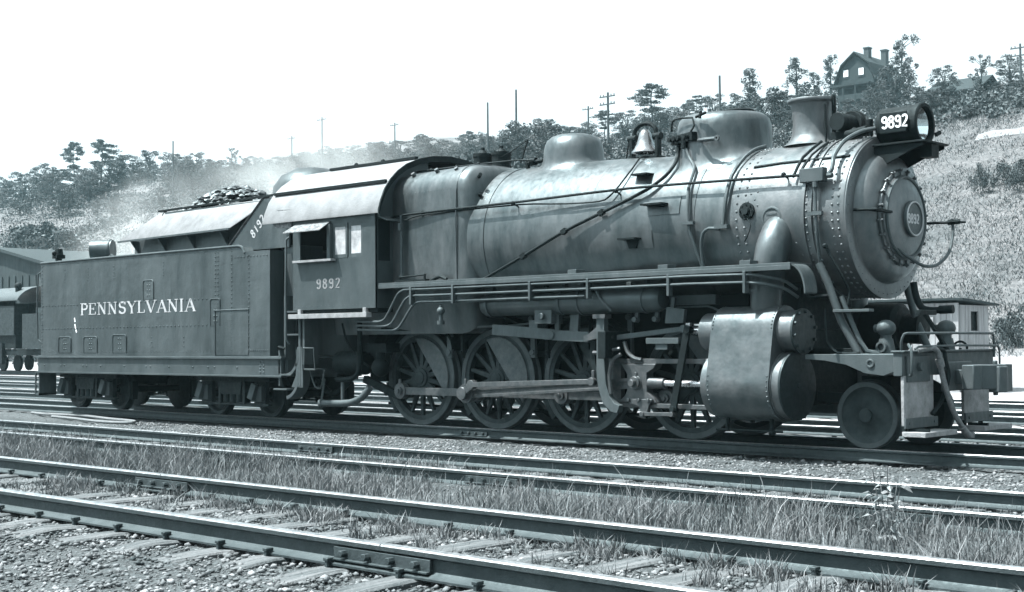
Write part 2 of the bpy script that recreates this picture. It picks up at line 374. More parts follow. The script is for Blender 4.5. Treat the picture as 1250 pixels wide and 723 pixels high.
def hill_mat():
    m=bpy.data.materials.new('grassy_hillside'); m.use_nodes=True; n=m.node_tree; L=n.links.new; b=n.nodes['Principled BSDF']; b.inputs['Roughness'].default_value=.95
    g=n.nodes.new('ShaderNodeNewGeometry')
    a=n.nodes.new('ShaderNodeTexNoise'); a.inputs['Scale'].default_value=.16; a.inputs['Detail'].default_value=12; a.inputs['Roughness'].default_value=.75
    f=n.nodes.new('ShaderNodeTexNoise'); f.inputs['Scale'].default_value=3; f.inputs['Detail'].default_value=6; f.inputs['Roughness'].default_value=.7
    for q in(a,f): L(g.outputs['Position'],q.inputs['Vector'])
    r1=n.nodes.new('ShaderNodeValToRGB'); r1.color_ramp.elements[0].position=.38;r1.color_ramp.elements[1].position=.62
    r1.color_ramp.elements[0].color=duo(.08); r1.color_ramp.elements[1].color=duo(.14)
    L(a.outputs['Fac'],r1.inputs[0])
    r2=n.nodes.new('ShaderNodeValToRGB'); r2.color_ramp.elements[0].position=.35;r2.color_ramp.elements[1].position=.65
    r2.color_ramp.elements[0].color=(.6,.6,.6,1); r2.color_ramp.elements[1].color=(1.4,1.4,1.4,1); L(f.outputs['Fac'],r2.inputs[0])
    mx=n.nodes.new('ShaderNodeMix'); mx.data_type='RGBA'; mx.blend_type='MULTIPLY'; mx.inputs['Factor'].default_value=1
    L(r1.outputs[0],mx.inputs['A']); L(r2.outputs[0],mx.inputs['B'])
    sp=n.nodes.new('ShaderNodeSeparateXYZ'); L(g.outputs['Position'],sp.inputs[0])
    mr=n.nodes.new('ShaderNodeMapRange'); mr.inputs['From Min'].default_value=44; mr.inputs['From Max'].default_value=36; L(sp.outputs['Y'],mr.inputs['Value'])
    m2=n.nodes.new('ShaderNodeMix'); m2.data_type='RGBA'; L(mr.outputs[0],m2.inputs['Factor']); L(mx.outputs['Result'],m2.inputs['A']); m2.inputs['B'].default_value=duo(.30)
    L(m2.outputs['Result'],b.inputs['Base Color'])
    bp=n.nodes.new('ShaderNodeBump'); bp.inputs['Strength'].default_value=.8; bp.inputs['Distance'].default_value=.4; L(f.outputs['Fac'],bp.inputs['Height']); L(bp.outputs[0],b.inputs['Normal'])
    return m
o=bulk('hill',V,F,hill_mat()); o['kind']='structure'
V,F=grid(np.arange(-420,331,15.),np.arange(-410,-44,10.),lambda x,y: -.3+np.interp(-y,[44,60,140,260,420],[-.2,2,27,42,50])+1.5*wav(x*.05,y*.05))
o=bulk('unseen_sky_blocker',V,F,M('dark_sky_blocker',.05,.95,0,.5,.2,.6,3)); o['kind']='structure'  # added unseen slope behind the camera to block low sky reflecting in the engine
# pale path cut across the hillside
pa=[];pb=[]
for i in range(25):
    x=-34+i*.85; y=77.5+.6*math.sin(i*.3); w_=.6+.3*math.sin(i*1.7)+.2*math.sin(i*.6); pa.append((x,y,float(hz(x,y))+.02)); pb.append((x,y+w_,float(hz(x,y+w_))+.25))
mb=MB(); mb.sheet(pa,pb,(0,.0,-.4)); o=part(None,'path',mb,CONC,loc=(-24,78,15)); o['kind']='structure'
# ---------------------------------------------------------------- tracks
def railprof(h=.15,hw=.037,fw=.07):
    return [(-fw,0),(fw,0),(fw,.012),(.02,.028),(.009,.04),(.009,h-.045),(hw,h-.032),(hw,h-.008),(hw-.008,h),(-hw+.008,h),(-hw,h-.008),(-hw,h-.032),(-.009,h-.045),(-.009,.04),(-.02,.028),(-fw,.012)]
def rail(parent,y,ztop,x0,x1,name='rail'):
    mb=MB(); pr=railprof(); k=len(pr); zb=ztop-.15
    n=max(2,int((x1-x0)/6)); vs=[];fs=[];mi=[]
    for i in range(n+1):
        x=x0+(x1-x0)*i/n; dz=.004*math.sin(x*.5+y); 
        for a,b in pr: vs.append((x,y+a,zb+b+dz))
    for i in range(n):
        for j in range(k):
            fs.append((i*k+j,i*k+(j+1)%k,(i+1)*k+(j+1)%k,(i+1)*k+j)); mi.append(1 if j in(7,8,9) else 0)
    fs+=[tuple(range(k)),tuple(n*k+j for j in range(k-1,-1,-1))]; mi+=[0,0]
    mb.v=vs;mb.f=fs;mb.m=mi
    return part(parent,name,mb,[RAILM,RHEAD],ang=30)
def joint(parent,x,y,ztop,side,l=.62):
    mb=MB(); zb=ztop-.15; s=side
    mb.box(x-l/2,x+l/2,y+s*.012,y+s*.034,zb+.035,zb+.105)
    mb.box(x-l/2,x+l/2,y+s*.034,y+s*.06,zb+.03,zb+.042)
    for i in range(4):
        xx=x-l/2+l*(i+.5)/4; mb.cyl((xx,y+s*.03,zb+.072),(xx,y+s*.075,zb+.072),.022,n=6)
    mb.box(x-.003,x+.003,y-.038,y+.038,ztop-.02,ztop+.002)
    return part(parent,'joint_bar',mb,RAILM,bevel=.003)
def tie(parent,x,yc,zt,l=2.55,w=.22,seed=0):
    r=random.Random(seed); mb=MB(); n=9; h=w/2*r.uniform(.85,1.1); vs=[];fs=[]; a=r.uniform(-.02,.02); o1=r.uniform(-.1,.1)
    for i in range(n+1):
        y=yc-l/2+l*i/n+o1; sh=r.uniform(-.008,.008); dz=r.uniform(-.009,.004); xx=x+a*(y-yc)
        e=.02 if i in(0,n) else 0
        for (dx,dzz) in((-h,-.14),(-h,-.01),(-h+.02,0),(-.02,-.006),(h-.02,0),(h,-.012),(h,-.14)):
            vs.append((xx+dx*(1-e*3)+sh+r.uniform(-.006,.006),y,zt+dzz+dz-e))
    k=7
    for i in range(n):
        for j in range(k): fs.append((i*k+j,i*k+(j+1)%k,(i+1)*k+(j+1)%k,(i+1)*k+j))
    fs+=[tuple(range(k)),tuple(n*k+j for j in range(k-1,-1,-1))]
    mb.add(vs,fs); return part(parent,'tie',mb,TIE,smooth=False)
def spikes(parent,xs,ys,zt):
    for x in xs:
        for y in ys:
            mb=MB()
            for s in(-1,1):
                xx=x+s*.05; mb.box(xx-.012,xx+.012,y+s*.07,y+s*.095,zt-.02,zt+.028); mb.box(xx-.02,xx+.02,y+s*.045,y+s*.1,zt+.026,zt+.045)
            part(parent,'rail_spike',mb,RAILM,bevel=.004)
def track(y0,ztop,x0,x1,label,ties=None,near=False,tz=0):
    t=thing('railway_track',(0,y0+.755,ztop-.15),label,'railway track')
    for y in(y0,y0+1.51): rail(t,y,ztop,x0,x1)
    if ties:
        X=np.arange(ties[0],ties[1],ties[2])
        for i,x in enumerate(X):
            xx=x+random.uniform(-.05,.05); tie(t,xx,y0+.755,ztop-.15+tz,seed=i+int(y0*100))
            if near: spikes(t,[xx],[y0,y0+1.51],ztop-.15)
    return t
T1=track(-11.20,.2416,-60,24,'nearest railway track with bare weathered ties, crossing the bottom of the picture',(-6,9,.56),True,tz=.0)
joint(T1,2.72,-11.20,.2416,-1,.8); joint(T1,-1.83,-9.69,.2416,-1,.8); joint(T1,6.9,-9.69,.2416,-1,.8)
T2=track(-6.567,.084,-90,24,'overgrown railway track between the nearest track and the locomotive',(-14,7,.62),False,tz=.0)
joint(T2,-5.5,-5.06,.084,-1,.7); joint(T2,-.9,-6.567,.084,-1,.7); joint(T2,3.4,-6.567,.084,-1,.7)
T3=track(-.755,0,-160,60,'railway track with ties sunk in cinders, the one the big locomotive stands on',(-26,8,.62),False,tz=-.035)
joint(T3,-6.9,-.755,0,-1); joint(T3,2.9,-.755,0,-1)
track(3.4,-.03,-200,80,'railway track just behind the big locomotive',(-10,6,.6),False,tz=-.02)
track(7.8,-.03,-200,80,'second railway track beyond the big locomotive',None)
track(12.6,-.03,-220,80,'third railway track beyond the big locomotive, nearest the shed',None)
track(19.3,-.03,-220,-30,'railway track under the distant locomotive at far left',None)
# hose lying on the cinders
mb=MB(); hp=[(-20.5,.1+-1.2,-.15),(-19.4,-1.35,-.14),(-18.2,-1.2,-.14),(-16.6,-1.5,-.14),(-15.3,-1.7,-.14),(-15.0,-2.0,-.14),(-15.8,-2.15,-.14),(-17.2,-1.9,-.14),(-18.4,-1.75,-.14)]
mb.tube(hp,.03,8,6); top('water_hose',mb,RUBBER,(-17,-1.6,-.18),'long rubber hose looped on the cinders in front of the tender','hose')
# ---------------------------------------------------------------- gravel, grass
def stones(n,xr,yr,smin,smax,dz=0):
    ico=np.array([(0,0,1),(.89,0,.45),(.28,.85,.45),(-.72,.53,.45),(-.72,-.53,.45),(.28,-.85,.45),(.72,.53,-.45),(-.28,.85,-.45),(-.89,0,-.45),(-.28,-.85,-.45),(.72,-.53,-.45),(0,0,-1)])
    fc=np.array([(0,1,2),(0,2,3),(0,3,4),(0,4,5),(0,5,1),(1,6,2),(2,7,3),(3,8,4),(4,9,5),(5,10,1),(2,6,7),(3,7,8),(4,8,9),(5,9,10),(1,10,6),(6,11,7),(7,11,8),(8,11,9),(9,11,10),(10,11,6)])
    x=rng.uniform(*xr,n);y=rng.uniform(*yr,n); s=smin+(smax-smin)*rng.random(n)**2.5
    P=ico[None]*(1+.35*rng.standard_normal((n,12,1))).clip(.5,1.5)*s[:,None,None]*np.array([1,1,.65])*rng.uniform(.7,1.3,(n,1,3))
    P[...,0]+=x[:,None];P[...,1]+=y[:,None];P[...,2]+=(hz(x,y)+s*.25+dz)[:,None]
    return P.reshape(-1,3),(fc[None]+12*np.arange(n)[:,None,None]).reshape(-1,3)
def cat(L):
    o=0;V=[];F=[]
    for v,f in L: V.append(v);F.append(f+o);o+=len(v)
    return np.concatenate(V),np.concatenate(F)
V,F=cat([stones(26000,(-4,7),(-12.8,-9.2),.004,.024,.006),stones(9000,(-10,6),(-7.2,-4.3),.006,.02),stones(24000,(-16,3),(-4.4,-1.0),.006,.024),stones(2500,(-3,4),(-1,5),.012,.045)])
o=bulk('gravel',V,F,STONE); o['kind']='stuff'; o['label']='pale and dark loose ballast stones strewn over the yard'; o['category']='gravel'
def blades(x,y,h,w=.006,lean=.35,z=None,segs=2):
    n=len(x); z=hz(x,y)-.01 if z is None else z; az=rng.uniform(0,2*np.pi,n); la=rng.uniform(0,2*np.pi,n); le=h*lean*rng.random(n)
    dx=np.cos(az)*w;dy=np.sin(az)*w; V=[]
    for t in np.linspace(0,1,segs+1)[:-1]:
        cx=x+np.cos(la)*le*t*t; cy=y+np.sin(la)*le*t*t; cz=z+h*t*(1-.15*t); ww=1-.5*t
        V.append(np.stack([cx-dx*ww,cy-dy*ww,cz],-1));V.append(np.stack([cx+dx*ww,cy+dy*ww,cz],-1))
    V.append(np.stack([x+np.cos(la)*le,y+np.sin(la)*le,z+h*.85],-1)); V=np.stack(V,1); k=V.shape[1]
    fs=[]
    for i in range(segs-1): a=2*i; fs+=[(a,a+1,a+3),(a,a+3,a+2)]
    a=2*(segs-1); fs.append((a,a+1,a+2)); fs=np.array(fs)
    return V.reshape(-1,3),(fs[None]+k*np.arange(n)[:,None,None]).reshape(-1,3)
_tab=rng.random((256,256))
def vn(x,y,s):
    X=x*s+71.3;Y=y*s+33.7; i=np.floor(X).astype(int);j=np.floor(Y).astype(int); u=X-i;v=Y-j; u=u*u*(3-2*u);v=v*v*(3-2*v)
    f=lambda a,b:_tab[a%256,b%256]
    return (f(i,j)*(1-u)+f(i+1,j)*u)*(1-v)+(f(i,j+1)*(1-u)+f(i+1,j+1)*u)*v
def pat(x,y,s=1.): return np.clip((.45*vn(x,y,s*1.1)+.33*vn(x,y,s*3.7)+.22*vn(x,y,s*11)-.5)*2.6+.5,0,1)
def pat_old(x,y,s=1.): return np.clip(.5+.5*np.sin(x*1.9*s+2*np.sin(y*2.3*s))*np.sin(y*2.7*s+1.3*np.sin(x*1.1*s))+.25*np.sin(x*5+y*3),0,1)
def scat(n,xr,yr,thr): 
    x=rng.uniform(*xr,n);y=rng.uniform(*yr,n); k=rng.random(n)<thr*(.3+pat(x,y)); return x[k],y[k]
L=[]
def gr(n,xr,yr,thr,h0,h1,w,lean=.5,segs=2):
    x=rng.uniform(*xr,n);y=rng.uniform(*yr,n); p=pat(x,y); k=rng.random(n)<thr*(.08+p); x=x[k];y=y[k];p=p[k]
    h=(h0+(h1-h0)*rng.random(len(x))**1.6)*(.35+.8*p); L.append(blades(x,y,h,w,lean,segs=segs))
gr(90000,(-12,7),(-9.5,-7.0),.8,.04,.28,.0036,.9)
gr(2600,(-12,7),(-9.3,-6.9),.8,.22,.48,.004,.5,3)
gr(16000,(-14,7),(-7.2,-6.62),.8,.05,.26,.0045,.7)
gr(26000,(-14,7),(-6.5,-5.1),.6,.03,.20,.0045,.8)
gr(900,(-14,7),(-6.5,-5.0),.7,.12,.34,.004,.6,3)
gr(9000,(-16,5),(-5.0,-4.0),.4,.02,.12,.0045,.9)
gr(9000,(-20,2),(-4.0,-1.2),.10,.02,.10,.0045,.9)
# tufts inside and beside the nearest track
tx=[];ty=[];th=[]
for i in range(190):
    a=random.uniform(-3.5,7); b=random.choice([random.gauss(-9.85,.09),random.gauss(-9.9,.12),random.uniform(-11.05,-9.8),random.gauss(-10.6,.35)]); k=random.randint(25,90); s=random.uniform(.03,.09)
    tx+=list(rng.normal(a,s,k)); ty+=list(np.clip(rng.normal(b,s,k),-11.08,-9.77)); th+=list(rng.uniform(.03,random.uniform(.07,.22),k))
L.append(blades(np.array(tx),np.array(ty),np.array(th),.0045,.9))
x,y=scat(26000,(-4,6),(-11.1,-9.8),.5); L.append(blades(x,y,rng.uniform(.015,.055,len(x)),.004,.8))
x,y=scat(7000,(-4,6),(-12.6,-11.3),.2); L.append(blades(x,y,rng.uniform(.012,.05,len(x)),.004,.8))
V,F=cat(L); o=bulk('track_grass',V,F,GRASS); o['kind']='stuff'; o['label']='dry pale grass growing between and inside the near tracks'; o['category']='grass'
# hillside grass
n=520000; x=rng.uniform(-110,8,n); y=38+60*rng.random(n); k=(pat(x*.3,y*.3)*1.3+.1>rng.random(n))&(x>-95+.0*y); x=x[k];y=y[k]
h=rng.uniform(.07,.32,len(x)); V,F=blades(x,y,h,.035,1.1,z=hz(x,y)-.03,segs=1)
o=bulk('hillside_grass',V,F,HGRASS); o['kind']='stuff'; o['label']='tall pale grass covering the open hillside'; o['category']='grass'
# ---------------------------------------------------------------- foliage
def leaves(cent,rad,num,size):
    cent=np.asarray(cent,float);rad=np.asarray(rad,float); n=len(cent); 
    P=rng.standard_normal((n,num,3)); P/=np.linalg.norm(P,axis=-1,keepdims=True); P*=rng.uniform(.45,1.05,(n,num,1)); P=cent[:,None]+P*rad[:,None,:]
    P=P.reshape(-1,3); m=len(P); a=rng.standard_normal((m,3)); a/=np.linalg.norm(a,axis=1,keepdims=True); b=np.cross(a,rng.standard_normal((m,3))); b/=np.linalg.norm(b,axis=1,keepdims=True)
    s=size*rng.uniform(.6,1.3,(m,1)); V=np.stack([P-a*s,P+b*s*.6,P+a*s,P-b*s*.6],1).reshape(-1,3); F=np.arange(m*4).reshape(-1,4); return V,F
def tree_proto(kind,seed):
    r=random.Random(seed); C=[];Rd=[]; tb=MB(); H=8.
    if kind=='round':
        tb.tube([(0,0,-.5),(.1,.05,2),(.0,-.1,4.5),(.1,0,6.5)],[.22,.06],7,3)
        for i in range(58):
            a=r.uniform(0,6.28); q=r.random()**.5; z=1.4+6.3*((i*.618)%1); w=2.7*math.sin(math.pi*min(1,max(.08,(z-.9)/7.4)))**.7
            c=(math.cos(a)*q*w,math.sin(a)*q*w,z); C.append(c); s=r.uniform(.35,.85); Rd.append((s,s,s*.7))
            if i%3==0: tb.tube([(0,0,z*.55),(c[0]*.5,c[1]*.5,z*.8),c],[.07,.02],5,2)
    if kind=='poplar':
        tb.tube([(0,0,-.5),(.05,0,4),(0,0,7.4)],[.16,.03],6,3)
        for i in range(44):
            z=1.0+6.9*((i*.618)%1); w=1.0*math.sin(math.pi*min(1,max(.1,z/8.6)))**.6; a=r.uniform(0,6.28); q=r.random()**.5
            c=(math.cos(a)*q*w,math.sin(a)*q*w,z); C.append(c); s=r.uniform(.22,.5); Rd.append((s,s,s*1.25))
    if kind=='pine':
        tb.tube([(0,0,-.5),(.15,0,3),(-.1,.1,6),(.1,0,7.8)],[.2,.04],6,3)
        for lv,z in enumerate([4.6,5.6,6.3,6.9,7.4,7.9]):
            for k in range(r.randint(4,6)):
                a=r.uniform(0,6.28); q=r.uniform(.35,1)*(1.7,2.6,3.2,3.0,2.2,1.3)[lv]; c=(math.cos(a)*q,math.sin(a)*q,z+.10*q+r.uniform(-.3,.3))
                tb.tube([(0,0,z-.2),(c[0]*.5,c[1]*.5,z),c],[.05,.02],5,2)
                for t in(.55,.8,1.): C.append((c[0]*t,c[1]*t,c[2]+.1)); s=r.uniform(.4,.7); Rd.append((s,s,.22))
    if kind=='sparse':
        tb.tube([(0,0,-.5),(.1,.05,2.5),(-.1,0,5),(.2,0,7.6)],[.15,.03],6,3)
        for i in range(30):
            a=r.uniform(0,6.28); z=1.8+6.0*((i*.618)%1); q=r.uniform(.4,1.7); c=(math.cos(a)*q,math.sin(a)*q,z); C.append(c); s=r.uniform(.25,.55); Rd.append((s,s,s))
            tb.tube([(0,0,z-.8),(c[0]*.6,c[1]*.6,z-.2),c],[.045,.015],5,2)
    if kind=='bush':
        for i in range(16):
            a=r.uniform(0,6.28); q=r.random()**.5*2.6; z=r.uniform(.4,3.4)*(1-q*.15); C.append((math.cos(a)*q,math.sin(a)*q,z)); s=r.uniform(.6,1.1); Rd.append((s,s,s*.8))
        for a in (0,2,4): tb.tube([(0,0,-.4),(math.cos(a)*.6,math.sin(a)*.6,1.5)],[.08,.04],5,0)
    return C,Rd,tb
def leaf_variants(kind,seed,mat,num,size):
    C,Rd,tb=tree_proto(kind,seed); V,F=leaves(C,Rd,num,size); return V,F,tb,mat
protos={}
def make_proto(key,kind,seed,mat,num,size,name,label,cat_,group):
    V,F,tb,mt=leaf_variants(kind,seed,mat,num,size)
    t=thing(name,(0,0,0),label,cat_,group); t.name=name
    c=bulk('crown',V,F,mt); c.parent=t
    tr=part(t,'trunk',tb,BARK); protos[key]=[t,0]
GR='trees and bushes growing on the hill behind the yard'
make_proto('r1','round',1,LEAFM,105,.105,'broadleaf_tree','mid grey rounded broadleaf tree on the wooded hill','tree',GR)
make_proto('r2','round',2,LEAFD,110,.105,'broadleaf_tree','dark dense rounded broadleaf tree on the wooded hill','tree',GR)
make_proto('r3','round',3,LEAFL,95,.11,'broadleaf_tree','pale leafy broadleaf tree on the wooded hill','tree',GR)
make_proto('p1','poplar',4,LEAFM,85,.09,'slender_tree','slender upright tree on the ridge near the house','tree',GR)
make_proto('p2','poplar',5,LEAFD,85,.09,'slender_tree','dark slender upright tree on the ridge near the house','tree',GR)
make_proto('n1','pine',6,LEAFD,50,.13,'pine_tree','pine with flat layered branches standing above the ridge','tree',GR)
make_proto('n2','pine',7,LEAFM,50,.13,'pine_tree','open layered pine on the wooded slope','tree',GR)
make_proto('s1','sparse',8,LEAFD,75,.10,'sparse_tree','thin sparse tree with gaps between its leafy branches','tree',GR)
make_proto('b1','bush',9,LEAFM,120,.14,'bush','mid grey leafy bush on the hillside','bush',GR)
make_proto('b2','bush',10,LEAFD,120,.14,'bush','dark leafy bush on the hillside','bush',GR)
make_proto('b3','bush',12,LEAFL,100,.15,'bush','pale leafy bush on the hillside','bush',GR)
CAMX,CAMY=8.49,-16.32
def at(px,d):   # world point for a photo column at lateral distance d from the camera's line along the track
    u=(px-625)/1678.93; fx=cf.x+cr.x*u; fy=cf.y+cr.y*u; t=d/fy; x=CAMX+fx*t; y=CAMY+d; return x,y,t
def put(key,x,y,h,wf=1.,rz=None,label=None,zoff=0):
    p=protos[key]; base=4. if key[0]=='b' else 8.3; s=h/base
    rz=random.uniform(0,6.28) if rz is None else rz
    z=float(hz(x,y))-.1+zoff
    if p[1]==0:
        p[1]=1; o=p[0]; o.location=(x,y,z); o.rotation_euler=(0,0,rz); o.scale=(s*wf,s*wf,s)
        if label:o['label']=label
        return o
    return copy_thing(p[0],(x,y,z),rz,(s*wf,s*wf,s),label)
